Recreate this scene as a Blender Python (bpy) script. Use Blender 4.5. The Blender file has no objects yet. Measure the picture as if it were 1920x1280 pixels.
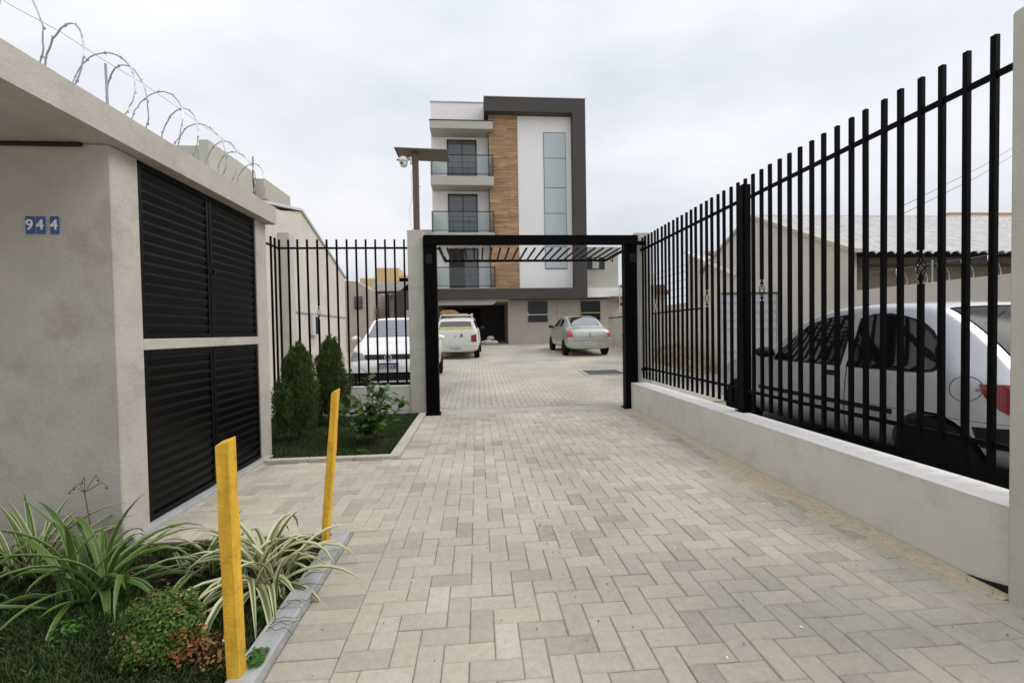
import bpy, bmesh, math, random
from mathutils import Vector, Matrix, noise
R=math.radians
scene=bpy.context.scene
col=scene.collection
random.seed(7)

# ------------------------------------------------------------------ camera
cd=bpy.data.cameras.new('camera'); camera=bpy.data.objects.new('camera',cd); col.objects.link(camera)
cd.sensor_width=36; cd.lens=15.27; cd.clip_start=.05; cd.clip_end=3000
yaw,pitch,roll=R(4.547),R(1.299),R(-.982)
fw=Vector((math.sin(yaw)*math.cos(pitch),math.cos(yaw)*math.cos(pitch),-math.sin(pitch)))
rt=Vector((math.cos(yaw),-math.sin(yaw),0)); up=rt.cross(fw)
rr=rt*math.cos(roll)+up*math.sin(roll); uu=up*math.cos(roll)-rt*math.sin(roll)
mw=Matrix((rr,uu,-fw)).transposed().to_4x4(); mw.translation=Vector((0,0,1.25))
camera.matrix_world=mw
scene.camera=camera

# ------------------------------------------------------------------ world: overcast sky
SUN_EL,SUN_AZ=R(48),R(100)          # azimuth measured from +Y towards +X
w=bpy.data.worlds.new('World'); scene.world=w; w.use_nodes=True
nt=w.node_tree; nt.nodes.clear(); N=nt.nodes.new; Lk=nt.links.new
out=N('ShaderNodeOutputWorld'); mix=N('ShaderNodeMixShader'); b1=N('ShaderNodeBackground'); b2=N('ShaderNodeBackground')
sky=N('ShaderNodeTexSky'); sky.sky_type='NISHITA'; sky.sun_disc=False; sky.sun_elevation=SUN_EL; sky.sun_rotation=SUN_AZ
Lk(sky.outputs[0],b1.inputs[0]); b1.inputs[1].default_value=.1
tc=N('ShaderNodeTexCoord'); mp=N('ShaderNodeMapping'); mp.inputs['Scale'].default_value=(1,1,2.6); mp.inputs['Location'].default_value=(.3,1.1,.4)
n1=N('ShaderNodeTexNoise'); n1.inputs['Scale'].default_value=1.6; n1.inputs['Detail'].default_value=5; n1.inputs['Roughness'].default_value=.5
Lk(tc.outputs['Generated'],mp.inputs[0]); Lk(mp.outputs[0],n1.inputs['Vector'])
cr=N('ShaderNodeValToRGB'); cr.color_ramp.elements[0].position=.32; cr.color_ramp.elements[0].color=(.58,.615,.69,1)
cr.color_ramp.elements[1].position=.68; cr.color_ramp.elements[1].color=(.84,.845,.86,1)
Lk(n1.outputs[0],cr.inputs[0])
sx=N('ShaderNodeSeparateXYZ'); Lk(tc.outputs['Generated'],sx.inputs[0])
mr=N('ShaderNodeMapRange'); mr.inputs[1].default_value=-.05; mr.inputs[2].default_value=1.0; mr.inputs[3].default_value=.815; mr.inputs[4].default_value=1.38
Lk(sx.outputs['Z'],mr.inputs[0])
Lk(cr.outputs[0],b2.inputs[0]); Lk(mr.outputs[0],b2.inputs[1])
mix.inputs[0].default_value=.93; Lk(b1.outputs[0],mix.inputs[1]); Lk(b2.outputs[0],mix.inputs[2]); Lk(mix.outputs[0],out.inputs[0])

sd=bpy.data.lights.new('sun','SUN'); sd.energy=1.5; sd.angle=R(35); sd.color=(1,.95,.87)
sun=bpy.data.objects.new('sun',sd); col.objects.link(sun)
sdir=Vector((math.sin(SUN_AZ)*math.cos(SUN_EL),math.cos(SUN_AZ)*math.cos(SUN_EL),math.sin(SUN_EL)))
sun.rotation_euler=sdir.to_track_quat('Z','Y').to_euler(); sun.location=(0,0,20)
scene.view_settings.view_transform='Standard'; scene.view_settings.look='None'; scene.view_settings.gamma=1
scene.view_settings.use_curve_mapping=False
scene.view_settings.exposure=0.25
scene.render.engine='CYCLES'

# ------------------------------------------------------------------ materials
def mat(name,color,rough=.7,metal=0,spec=.5,var=.0,vscale=3,bump=0,bscale=60,coat=0,stain=None,stain_amt=0,stain_scale=1.2,obj_var=0,streak=False):
    m=bpy.data.materials.new(name); m.use_nodes=True; t=m.node_tree; bs=t.nodes['Principled BSDF']
    bs.inputs['Roughness'].default_value=rough; bs.inputs['Metallic'].default_value=metal
    bs.inputs['Specular IOR Level'].default_value=spec; bs.inputs['Coat Weight'].default_value=coat; bs.inputs['Coat Roughness'].default_value=.05
    c=tuple(color)+(1,); last=None
    geo=t.nodes.new('ShaderNodeNewGeometry')
    rgb=t.nodes.new('ShaderNodeRGB'); rgb.outputs[0].default_value=c; last=rgb.outputs[0]
    if var>0:
        n=t.nodes.new('ShaderNodeTexNoise'); n.inputs['Scale'].default_value=vscale; n.inputs['Detail'].default_value=8; n.inputs['Roughness'].default_value=.65
        if streak:
            mpp=t.nodes.new('ShaderNodeMapping'); mpp.inputs['Scale'].default_value=(1,1,.12); t.links.new(geo.outputs['Position'],mpp.inputs[0]); t.links.new(mpp.outputs[0],n.inputs['Vector'])
        else: t.links.new(geo.outputs['Position'],n.inputs['Vector'])
        mrn=t.nodes.new('ShaderNodeMapRange'); mrn.inputs[1].default_value=.3; mrn.inputs[2].default_value=.7; mrn.inputs[3].default_value=1-var; mrn.inputs[4].default_value=1+var
        t.links.new(n.outputs[0],mrn.inputs[0])
        h=t.nodes.new('ShaderNodeHueSaturation'); t.links.new(last,h.inputs['Color']); t.links.new(mrn.outputs[0],h.inputs['Value']); last=h.outputs[0]
    if obj_var>0:
        oi=t.nodes.new('ShaderNodeObjectInfo'); ad=t.nodes.new('ShaderNodeMath'); ad.operation='ADD'
        t.links.new(oi.outputs['Random'],ad.inputs[0]); t.links.new(geo.outputs['Random Per Island'],ad.inputs[1])
        fr=t.nodes.new('ShaderNodeMath'); fr.operation='FRACT'; t.links.new(ad.outputs[0],fr.inputs[0])
        mr2=t.nodes.new('ShaderNodeMapRange'); mr2.inputs[3].default_value=1-obj_var; mr2.inputs[4].default_value=1+obj_var; t.links.new(fr.outputs[0],mr2.inputs[0])
        h=t.nodes.new('ShaderNodeHueSaturation'); t.links.new(last,h.inputs['Color']); t.links.new(mr2.outputs[0],h.inputs['Value']); last=h.outputs[0]
    if stain:
        n=t.nodes.new('ShaderNodeTexNoise'); n.inputs['Scale'].default_value=stain_scale; n.inputs['Detail'].default_value=9; n.inputs['Roughness'].default_value=.7
        t.links.new(geo.outputs['Position'],n.inputs['Vector'])
        mr3=t.nodes.new('ShaderNodeMapRange'); mr3.inputs[1].default_value=.52; mr3.inputs[2].default_value=.75; mr3.inputs[4].default_value=stain_amt; t.links.new(n.outputs[0],mr3.inputs[0])
        mx=t.nodes.new('ShaderNodeMix'); mx.data_type='RGBA'; t.links.new(mr3.outputs[0],mx.inputs[0]); t.links.new(last,mx.inputs[6]); mx.inputs[7].default_value=tuple(stain)+(1,); last=mx.outputs[2]
    t.links.new(last,bs.inputs['Base Color'])
    if bump>0:
        n=t.nodes.new('ShaderNodeTexNoise'); n.inputs['Scale'].default_value=bscale; n.inputs['Detail'].default_value=6; n.inputs['Roughness'].default_value=.7
        t.links.new(geo.outputs['Position'],n.inputs['Vector'])
        b=t.nodes.new('ShaderNodeBump'); b.inputs['Strength'].default_value=bump; b.inputs['Distance'].default_value=.01; t.links.new(n.outputs[0],b.inputs['Height']); t.links.new(b.outputs[0],bs.inputs['Normal'])
    return m

M={}
M['stucco']=mat('stucco',(.455,.425,.375),.9,var=.12,vscale=2.2,bump=.5,bscale=32,stain=(.22,.18,.15),stain_amt=.5,stain_scale=3.0)
M['wallpaint']=mat('wall_paint',(.62,.595,.535),.75,var=.07,vscale=1.6,bump=.25,bscale=70,stain=(.36,.29,.23),stain_amt=.5,stain_scale=3.4)
M['walltop']=mat('wall_top',(.70,.68,.66),.7,var=.06,vscale=4,bump=.2,bscale=80)
M['pillar']=mat('pillar_concrete',(.50,.48,.425),.85,var=.10,vscale=3,bump=.35,bscale=60,stain=(.27,.25,.22),stain_amt=.4,stain_scale=2.2)
M['black']=mat('black_paint',(.0012,.0012,.0014),.55,spec=.07,var=.2,vscale=8,bump=.05,bscale=200)
M['blacksat']=mat('black_louvre',(.0022,.002,.0021),.40,spec=.18,var=.35,vscale=5,bump=.08,bscale=90)
M['blackplastic']=mat('black_plastic',(.009,.009,.010),.6,spec=.25)
M['rubber']=mat('tyre_rubber',(.006,.006,.006),.85,spec=.2,bump=.2,bscale=120)
M['steel']=mat('galvanised_steel',(.36,.38,.40),.4,metal=.7,var=.2,vscale=30)
M['rim']=mat('rim_silver',(.38,.39,.40),.35,metal=.8)
M['rimdark']=mat('rim_dark',(.035,.036,.04),.45,metal=.5)
M['yellow']=mat('yellow_paint',(.70,.40,.025),.65,var=.28,vscale=16,bump=.6,bscale=45,stain=(.26,.13,.03),stain_amt=.85,stain_scale=13,streak=True)
M['whitewall']=mat('white_render',(.84,.83,.815),.8,var=.03,vscale=1,bump=.1,bscale=30)
M['darkframe']=mat('dark_render',(.060,.054,.050),.8,var=.1,vscale=1.5,bump=.1,bscale=30)
M['greyslab']=mat('grey_render',(.45,.425,.395),.8,var=.05,vscale=1.5)
M['beigewall']=mat('beige_render',(.47,.425,.37),.85,var=.06,vscale=1.5,bump=.15,bscale=20,stain=(.33,.29,.25),stain_amt=.3)
M['greenbeige']=mat('pale_render',(.44,.43,.37),.85,var=.05,vscale=1)
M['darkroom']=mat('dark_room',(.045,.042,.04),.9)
M['frameblack']=mat('window_frame_black',(.015,.015,.016),.5)
M['kerbstone']=mat('kerb_stone',(.38,.39,.39),.85,var=.15,vscale=9,bump=.5,bscale=60,stain=(.2,.2,.19),stain_amt=.5,stain_scale=7)
M['kerbpale']=mat('kerb_pale',(.50,.46,.39),.85,var=.12,vscale=8,bump=.4,bscale=60)
M['housewall']=mat('house_wall',(.60,.56,.49),.9,var=.07,vscale=1.2,bump=.15,bscale=25,stain=(.28,.26,.23),stain_amt=.35,stain_scale=1.0)
M['orangewall']=mat('orange_wall',(.55,.33,.20),.9,var=.08)
M['yellowwall']=mat('yellow_wall',(.55,.41,.20),.85,var=.05)
M['rooftile']=mat('pale_roof_tile',(.52,.50,.49),.8,var=.16,vscale=6,obj_var=.10)
M['redtile']=mat('red_roof_tile',(.22,.12,.09),.85,var=.2,vscale=5)
M['darkwood']=mat('dark_wood',(.045,.036,.03),.8,var=.3,vscale=6)
M['postwood']=mat('post_wood',(.13,.088,.066),.85,var=.35,vscale=9,bump=.5,bscale=40,streak=True,stain=(.22,.19,.15),stain_amt=.5,stain_scale=7)
M['board']=mat('board_wood',(.17,.15,.11),.9,var=.2,vscale=12,bump=.4,bscale=40)
M['whiteplastic']=mat('white_plastic',(.72,.72,.71),.35)
M['shutter']=mat('grey_metal_sheet',(.60,.615,.64),.5,metal=.0,var=.06,vscale=2)
M['soil']=mat('soil',(.022,.016,.011),.95,var=.5,vscale=9,bump=.9,bscale=40)
M['sand']=mat('sand',(.55,.465,.325),.95,var=.16,vscale=25,bump=.5,bscale=150,stain=(.22,.16,.10),stain_amt=.55,stain_scale=30)
M['bark']=mat('bark',(.06,.035,.025),.9,var=.3,vscale=20,bump=.5)
M['bluetile']=mat('blue_tile',(.02,.07,.26),.3,var=.1,vscale=30)
M['whiteprint']=mat('white_print',(.75,.75,.72),.5)
M['platewhite']=mat('plate_white',(.60,.60,.58),.4)
M['platetext']=mat('plate_text',(.02,.02,.02),.5)
M['plateblue']=mat('plate_blue',(.01,.04,.30),.4)
M['redlamp']=mat('red_lamp',(.20,.008,.008),.15,coat=.4)
M['orangelamp']=mat('amber_lamp',(.48,.055,.03),.12,coat=.6)
M['clearlamp']=mat('clear_lamp',(.16,.18,.17),.1,metal=.3,coat=1)
M['paintwhite']=mat('car_paint_white',(.80,.80,.79),.32,coat=.5)
M['painteggshell']=mat('car_paint_old_white',(.64,.64,.61),.42,coat=.25,var=.04,vscale=3)
M['paintsilver']=mat('car_paint_silver',(.50,.51,.53),.38,metal=.5,coat=.5)
M['paintbeige']=mat('car_paint_champagne',(.47,.49,.455),.38,metal=.5,coat=.5)
M['sideglass']=mat('side_glass_dark',(.006,.007,.007),.04,spec=.5)
M['rearglass']=mat('rear_glass_dark',(.02,.02,.021),.12,spec=.06)
M['seat']=mat('seat_fabric',(.035,.035,.04),.9)
M['chrome']=mat('chrome',(.6,.6,.6),.15,metal=1)
M['yelltrans']=mat('yellow_sticker',(.50,.48,.16),.6)
M['cream']=mat('cream_rack',(.62,.58,.44),.6)
M['cardboard']=mat('cardboard',(.42,.27,.14),.8,var=.2,vscale=8)
M['plastic_sheet']=mat('black_plastic_sheet',(.012,.013,.015),.25,bump=1,bscale=9)
M['grate']=mat('grate_metal',(.17,.18,.19),.6,metal=.5,var=.2,vscale=20)
M['concrete']=mat('concrete',(.46,.43,.37),.9,var=.13,vscale=3,bump=.3,bscale=50,stain=(.45,.36,.22),stain_amt=.6,stain_scale=1.4)
M['jointyard']=mat('joint_sand_pale',(.36,.32,.25),.95,var=.3,vscale=2.0,bump=.3,bscale=120)
M['joint']=mat('joint_sand',(.27,.215,.145),.95,var=.5,vscale=3.5,bump=.4,bscale=120)
M['sack']=mat('sack_white',(.52,.50,.46),.8,var=.2,vscale=5)
M['winglass']=mat('window_glass_grey',(.10,.105,.11),.06,spec=.8)
M['stripglass']=mat('strip_glass_pale',(.46,.53,.54),.15,spec=.6,var=.02,vscale=.6)
M['paper']=mat('paper_scrap',(.75,.77,.80),.6)
M['debris']=mat('leaf_litter',(.10,.05,.03),.9,obj_var=.4)

def shader_custom(name,fn):
    m=bpy.data.materials.new(name); m.use_nodes=True; fn(m.node_tree,m.node_tree.nodes['Principled BSDF']); return m
# pavers: grey-beige concrete, each a little different, sandy stains
def paver_mat(name,base,sandamt,sandscale,lo=.5,hi=.68,loc=(0,0,0),dark=.16):
    def f(t,bs):
        n=t.nodes.new; l=t.links.new
        geo=n('ShaderNodeNewGeometry'); oi=n('ShaderNodeObjectInfo'); ad=n('ShaderNodeMath'); ad.operation='ADD'
        l(oi.outputs['Random'],ad.inputs[0]); l(geo.outputs['Random Per Island'],ad.inputs[1]); fr=n('ShaderNodeMath'); fr.operation='FRACT'; l(ad.outputs[0],fr.inputs[0])
        cr=n('ShaderNodeValToRGB'); e=cr.color_ramp.elements
        e[0].position=0; e[0].color=tuple(c*(1-dark*1.9) for c in base)+(1,)
        e[1].position=1; e[1].color=tuple(c*(1+dark) for c in base)+(1,)
        a=e.new(.16); a.color=tuple(c*(1-dark*.7) for c in base)+(1,)
        a=e.new(.5); a.color=(base[0],base[1],base[2],1)
        a=e.new(.8); a.color=(base[0]*1.03,base[1]*1.02,base[2]*.99,1)
        l(fr.outputs[0],cr.inputs[0])
        no=n('ShaderNodeTexNoise'); no.inputs['Scale'].default_value=26; no.inputs['Detail'].default_value=10; no.inputs['Roughness'].default_value=.85; l(geo.outputs['Position'],no.inputs['Vector'])
        mr=n('ShaderNodeMapRange'); mr.inputs[1].default_value=.3; mr.inputs[2].default_value=.7; mr.inputs[3].default_value=.80; mr.inputs[4].default_value=1.18; l(no.outputs[0],mr.inputs[0])
        h=n('ShaderNodeHueSaturation'); l(cr.outputs[0],h.inputs['Color']); l(mr.outputs[0],h.inputs['Value'])
        # pale grit specks
        vo=n('ShaderNodeTexVoronoi'); vo.inputs['Scale'].default_value=90; l(geo.outputs['Position'],vo.inputs['Vector'])
        mv=n('ShaderNodeMapRange'); mv.inputs[1].default_value=.16; mv.inputs[2].default_value=.08; mv.inputs[3].default_value=0; mv.inputs[4].default_value=.35; l(vo.outputs['Distance'],mv.inputs[0])
        m0=n('ShaderNodeMix'); m0.data_type='RGBA'; l(mv.outputs[0],m0.inputs[0]); l(h.outputs[0],m0.inputs[6]); m0.inputs[7].default_value=(.62,.60,.55,1)
        # sand stains
        mp=n('ShaderNodeMapping'); mp.inputs['Location'].default_value=loc; l(geo.outputs['Position'],mp.inputs[0])
        n2=n('ShaderNodeTexNoise'); n2.inputs['Scale'].default_value=sandscale; n2.inputs['Detail'].default_value=9; n2.inputs['Roughness'].default_value=.68; l(mp.outputs[0],n2.inputs['Vector'])
        m2=n('ShaderNodeMapRange'); m2.inputs[1].default_value=lo; m2.inputs[2].default_value=hi; m2.inputs[4].default_value=sandamt; l(n2.outputs[0],m2.inputs[0])
        mx=n('ShaderNodeMix'); mx.data_type='RGBA'; l(m2.outputs[0],mx.inputs[0]); l(m0.outputs[2],mx.inputs[6]); mx.inputs[7].default_value=(.53,.475,.36,1)
        # greyer wear patches
        n3=n('ShaderNodeTexNoise'); n3.inputs['Scale'].default_value=.9; n3.inputs['Detail'].default_value=6; l(geo.outputs['Position'],n3.inputs['Vector'])
        m3=n('ShaderNodeMapRange'); m3.inputs[1].default_value=.35; m3.inputs[2].default_value=.65; m3.inputs[3].default_value=.84; m3.inputs[4].default_value=1.10; l(n3.outputs[0],m3.inputs[0])
        h2=n('ShaderNodeHueSaturation'); l(mx.outputs[2],h2.inputs['Color']); l(m3.outputs[0],h2.inputs['Value'])
        l(h2.outputs[0],bs.inputs['Base Color']); bs.inputs['Roughness'].default_value=.88; bs.inputs['Specular IOR Level'].default_value=.3
        b=n('ShaderNodeBump'); b.inputs['Strength'].default_value=.8; b.inputs['Distance'].default_value=.005; l(no.outputs[0],b.inputs['Height']); l(b.outputs[0],bs.inputs['Normal'])
    return shader_custom(name,f)
M['paver']=paver_mat('paver_concrete',(.478,.440,.357),.30,1.1,.50,.75,dark=.11)
M['paveryard']=paver_mat('paver_yard',(.40,.39,.355),.8,.33,.38,.62,(3,1,0),dark=.05)
def wood_cladding(t,bs):
    n=t.nodes.new; l=t.links.new; geo=n('ShaderNodeNewGeometry'); oi=n('ShaderNodeObjectInfo')
    mp=n('ShaderNodeMapping'); mp.inputs['Scale'].default_value=(.8,.8,9); l(geo.outputs['Position'],mp.inputs[0])
    no=n('ShaderNodeTexNoise'); no.inputs['Scale'].default_value=2.2; no.inputs['Detail'].default_value=7; no.inputs['Roughness'].default_value=.65; no.inputs['Distortion'].default_value=.6; l(mp.outputs[0],no.inputs['Vector'])
    cr=n('ShaderNodeValToRGB'); e=cr.color_ramp.elements; e[0].position=.28; e[0].color=(.12,.055,.022,1); e[1].position=.72; e[1].color=(.54,.36,.20,1); a=e.new(.42); a.color=(.32,.19,.095,1); a=e.new(.55); a.color=(.42,.26,.14,1)
    l(no.outputs[0],cr.inputs[0]); mr=n('ShaderNodeMapRange'); mr.inputs[3].default_value=.78; mr.inputs[4].default_value=1.15; l(oi.outputs['Random'],mr.inputs[0])
    h=n('ShaderNodeHueSaturation'); l(cr.outputs[0],h.inputs['Color']); l(mr.outputs[0],h.inputs['Value']); l(h.outputs[0],bs.inputs['Base Color']); bs.inputs['Roughness'].default_value=.6
M['cladding']=shader_custom('wood_cladding',wood_cladding)
def leafmat(name,cols,pos=None,rough=.5,trans=.25):
    def f(t,bs):
        n=t.nodes.new; l=t.links.new; geo=n('ShaderNodeNewGeometry'); oi=n('ShaderNodeObjectInfo'); ad=n('ShaderNodeMath'); ad.operation='ADD'
        l(oi.outputs['Random'],ad.inputs[0]); l(geo.outputs['Random Per Island'],ad.inputs[1]); fr=n('ShaderNodeMath'); fr.operation='FRACT'; l(ad.outputs[0],fr.inputs[0])
        cr=n('ShaderNodeValToRGB'); e=cr.color_ramp.elements; k=len(cols)
        e[0].position=0; e[0].color=cols[0]+(1,); e[1].position=1; e[1].color=cols[-1]+(1,)
        for i in range(1,k-1):
            a=e.new(pos[i] if pos else i/(k-1)); a.color=cols[i]+(1,)
        l(fr.outputs[0],cr.inputs[0]); l(cr.outputs[0],bs.inputs['Base Color']); bs.inputs['Roughness'].default_value=rough; bs.inputs['Specular IOR Level'].default_value=.3
        tr=n('ShaderNodeBsdfTranslucent'); l(cr.outputs[0],tr.inputs[0]); ms=n('ShaderNodeMixShader'); ms.inputs[0].default_value=trans
        l(bs.outputs[0],ms.inputs[1]); l(tr.outputs[0],ms.inputs[2]); l(ms.outputs[0],t.nodes['Material Output'].inputs['Surface'])
    return shader_custom(name,f)
M['grass']=leafmat('grass_blades',[(.022,.042,.010),(.036,.068,.014),(.065,.10,.022),(.14,.15,.05)],[0,.4,.9,1],.6)
M['cypress']=leafmat('cypress_sprays',[(.026,.055,.012),(.058,.10,.02),(.12,.17,.04)],None,.7,.15)
M['box']=leafmat('box_leaves',[(.04,.09,.015),(.08,.15,.025),(.15,.21,.04),(.32,.30,.07)],[0,.5,.85,1],.4)
M['rustleaf']=leafmat('rusty_leaves',[(.13,.035,.015),(.26,.09,.025),(.42,.22,.09),(.07,.03,.015)],[0,.4,.8,1],.5)
M['shrubleaf']=leafmat('shrub_leaves',[(.04,.085,.02),(.075,.15,.03),(.14,.23,.06)],None,.35)
M['weed']=leafmat('weed_leaves',[(.04,.12,.015),(.08,.20,.03)],None,.4)
M['drystalk']=mat('dry_stalk',(.10,.06,.035),.9)
def strapmat(name,green,green2,cream,lo,hi,inv=False):
    def f(t,bs):
        n=t.nodes.new; l=t.links.new; uv=n('ShaderNodeUVMap'); sp=n('ShaderNodeSeparateXYZ'); l(uv.outputs[0],sp.inputs[0])
        a=n('ShaderNodeMath'); a.operation='SUBTRACT'; l(sp.outputs[0],a.inputs[0]); a.inputs[1].default_value=.5
        b=n('ShaderNodeMath'); b.operation='ABSOLUTE'; l(a.outputs[0],b.inputs[0])
        mr=n('ShaderNodeMapRange'); mr.inputs[1].default_value=lo; mr.inputs[2].default_value=hi; l(b.outputs[0],mr.inputs[0])
        oi=n('ShaderNodeObjectInfo'); m0=n('ShaderNodeMix'); m0.data_type='RGBA'; l(oi.outputs['Random'],m0.inputs[0]); m0.inputs[6].default_value=green+(1,); m0.inputs[7].default_value=green2+(1,)
        m1=n('ShaderNodeMix'); m1.data_type='RGBA'; l(mr.outputs[0],m1.inputs[0]); l(m0.outputs[2],m1.inputs[6]); m1.inputs[7].default_value=cream+(1,)
        l(m1.outputs[2],bs.inputs['Base Color']); bs.inputs['Roughness'].default_value=.4
        tr=n('ShaderNodeBsdfTranslucent'); l(m1.outputs[2],tr.inputs[0]); ms=n('ShaderNodeMixShader'); ms.inputs[0].default_value=.25
        l(bs.outputs[0],ms.inputs[1]); l(tr.outputs[0],ms.inputs[2]); l(ms.outputs[0],t.nodes['Material Output'].inputs['Surface'])
    return shader_custom(name,f)
M['strapgreen']=strapmat('strap_leaf_green',(.05,.12,.018),(.11,.20,.04),(.30,.34,.14),.38,.47)
M['strapmid']=strapmat('strap_leaf_margined',(.06,.12,.02),(.13,.20,.05),(.50,.50,.28),.30,.38)
M['strapvar']=strapmat('strap_leaf_variegated',(.07,.13,.025),(.16,.22,.06),(.62,.60,.38),.18,.26)
def glass(name,tint,reflect=.10):
    def f(t,bs):
        n=t.nodes.new; l=t.links.new; gl=n('ShaderNodeBsdfGlossy'); gl.inputs['Roughness'].default_value=.02; tr=n('ShaderNodeBsdfTransparent'); tr.inputs[0].default_value=tint+(1,)
        fr=n('ShaderNodeFresnel'); fr.inputs[0].default_value=1.5; ad=n('ShaderNodeMath'); ad.operation='ADD'; l(fr.outputs[0],ad.inputs[0]); ad.inputs[1].default_value=reflect
        ms=n('ShaderNodeMixShader'); l(ad.outputs[0],ms.inputs[0]); l(tr.outputs[0],ms.inputs[1]); l(gl.outputs[0],ms.inputs[2]); l(ms.outputs[0],t.nodes['Material Output'].inputs['Surface'])
    return shader_custom(name,f)
M['glassclear']=glass('balcony_glass',(.88,.92,.91),.0)
M['glassgreen']=glass('car_glass_green',(.55,.66,.60),.12)
M['glassdark']=glass('car_glass_tinted',(.10,.10,.105),.04)
M['glassteal']=glass('car_glass_teal',(.50,.64,.63),.36)

# ------------------------------------------------------------------ builders
class MB:
    def __init__(s): s.v=[]; s.f=[]; s.mi=[]
    def quad(s,a,b,c,d,mi=0):
        n=len(s.v); s.v+=[tuple(a),tuple(b),tuple(c),tuple(d)]; s.f.append((n,n+1,n+2,n+3)); s.mi.append(mi); return s
    def poly(s,pts,mi=0):
        n=len(s.v); s.v+=[tuple(p) for p in pts]; s.f.append(tuple(range(n,n+len(pts)))); s.mi.append(mi); return s
    def box(s,x0,x1,y0,y1,z0,z1,M4=None,mi=0):
        n=len(s.v); P=[(x0,y0,z0),(x1,y0,z0),(x1,y1,z0),(x0,y1,z0),(x0,y0,z1),(x1,y0,z1),(x1,y1,z1),(x0,y1,z1)]
        if M4 is not None: P=[tuple(M4@Vector(p)) for p in P]
        s.v+=P
        for q in [(0,3,2,1),(4,5,6,7),(0,1,5,4),(1,2,6,5),(2,3,7,6),(3,0,4,7)]: s.f.append(tuple(n+i for i in q)); s.mi.append(mi)
        return s
    def prism(s,pts,axis,a,b,mi=0):
        # 2D outline pts extruded along axis from a to b
        def P(u,v,t): return {'x':(t,u,v),'y':(u,t,v),'z':(u,v,t)}[axis]
        n=len(s.v); k=len(pts); s.v+=[P(u,v,a) for u,v in pts]+[P(u,v,b) for u,v in pts]
        s.f.append(tuple(range(n,n+k))[::-1]); s.f.append(tuple(range(n+k,n+2*k))); s.mi+=[mi,mi]
        for i in range(k): j=(i+1)%k; s.f.append((n+i,n+j,n+k+j,n+k+i)); s.mi.append(mi)
        return s
    def tube(s,path,r,seg=6,closed=False,mi=0):
        path=[Vector(p) for p in path]; n=len(path); base=len(s.v); prev=None
        for i,p in enumerate(path):
            if closed: d=path[(i+1)%n]-path[i-1]
            else: d=path[min(i+1,n-1)]-path[max(i-1,0)]
            d.normalize()
            ref=Vector((0,0,1)) if abs(d.z)<.9 else Vector((1,0,0))
            u=d.cross(ref).normalized() if prev is None else (prev-d*prev.dot(d)).normalized()
            prev=u; v=d.cross(u); rad=r[i] if isinstance(r,(list,tuple)) else r
            for k in range(seg): a=2*math.pi*k/seg; s.v.append(tuple(p+(u*math.cos(a)+v*math.sin(a))*rad))
        for i in range(n if closed else n-1):
            for k in range(seg):
                a=base+i*seg+k; b=base+i*seg+(k+1)%seg; c=base+((i+1)%n)*seg+(k+1)%seg; d=base+((i+1)%n)*seg+k
                s.f.append((a,b,c,d)); s.mi.append(mi)
        if not closed:
            s.f.append(tuple(base+k for k in range(seg))[::-1]); s.f.append(tuple(base+(n-1)*seg+k for k in range(seg))); s.mi+=[mi,mi]
        return s
    def lathe(s,prof,center,axis='x',seg=28,mi=0,rings=False):
        base=len(s.v); cx,cy,cz=center
        for r,h in prof:
            for k in range(seg):
                a=2*math.pi*k/seg; u=r*math.cos(a); v=r*math.sin(a)
                s.v.append({'x':(cx+h,cy+u,cz+v),'y':(cx+u,cy+h,cz+v),'z':(cx+u,cy+v,cz+h)}[axis])
        m=len(prof)
        for i in range(m-1):
            for k in range(seg):
                s.f.append((base+i*seg+k,base+i*seg+(k+1)%seg,base+(i+1)*seg+(k+1)%seg,base+(i+1)*seg+k)); s.mi.append(mi)
        s.f.append(tuple(base+k for k in range(seg))[::-1]); s.f.append(tuple(base+(m-1)*seg+k for k in range(seg))); s.mi+=[mi,mi]
        return s
    def sphere(s,c,r,seg=12,rings=8,sz=1,mi=0):
        prof=[(r*math.sin(math.pi*i/rings) if 0<i<rings else .001,-r*sz*math.cos(math.pi*i/rings)) for i in range(rings+1)]
        return s.lathe(prof,c,'z',seg,mi)
    def mesh(s,name,mats,smooth=False,fix=True):
        me=bpy.data.meshes.new(name); me.from_pydata(s.v,[],s.f)
        for m in (mats if isinstance(mats,(list,tuple)) else [mats]): me.materials.append(m)
        if any(s.mi): me.polygons.foreach_set('material_index',s.mi)
        if fix:
            bm=bmesh.new(); bm.from_mesh(me); bmesh.ops.recalc_face_normals(bm,faces=bm.faces); bm.to_mesh(me); bm.free()
        if smooth: me.polygons.foreach_set('use_smooth',[True]*len(me.polygons))
        me.update(); return me
def link(name,me,parent=None,loc=None):
    o=bpy.data.objects.new(name,me); col.objects.link(o)
    if parent is not None: o.parent=parent
    if loc: o.location=loc
    return o
def build(name,mb,m,parent=None,smooth=False,bevel=0,loc=None,fix=True):
    me=mb.mesh(name,m,smooth,fix)
    if bevel:
        bm=bmesh.new(); bm.from_mesh(me); bmesh.ops.bevel(bm,geom=bm.edges[:],offset=bevel,segments=1,affect='EDGES',profile=.5); bm.to_mesh(me); bm.free()
    return link(name,me,parent,loc)
def bx(name,x0,x1,y0,y1,z0,z1,m,parent=None,bevel=0): return build(name,MB().box(x0,x1,y0,y1,z0,z1),m,parent,bevel=bevel)
GROUPS={'gate_pillar':'pale gate and fence pillars','parked_car':'cars parked in the courtyard','parked_sedan':'cars parked in the courtyard','weed':'small weeds in the flower beds','steel_fence':'black bar fences','low_wall':'low rendered fence walls'}
def thing(name,label,cat,loc=(0,0,0),rz=0,group=None):
    o=bpy.data.objects.new(name,None); col.objects.link(o); o.location=loc; o.rotation_euler=(0,0,rz); o['label']=label; o['category']=cat
    group=group or GROUPS.get(name)
    if group: o['group']=group
    return o
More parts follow.
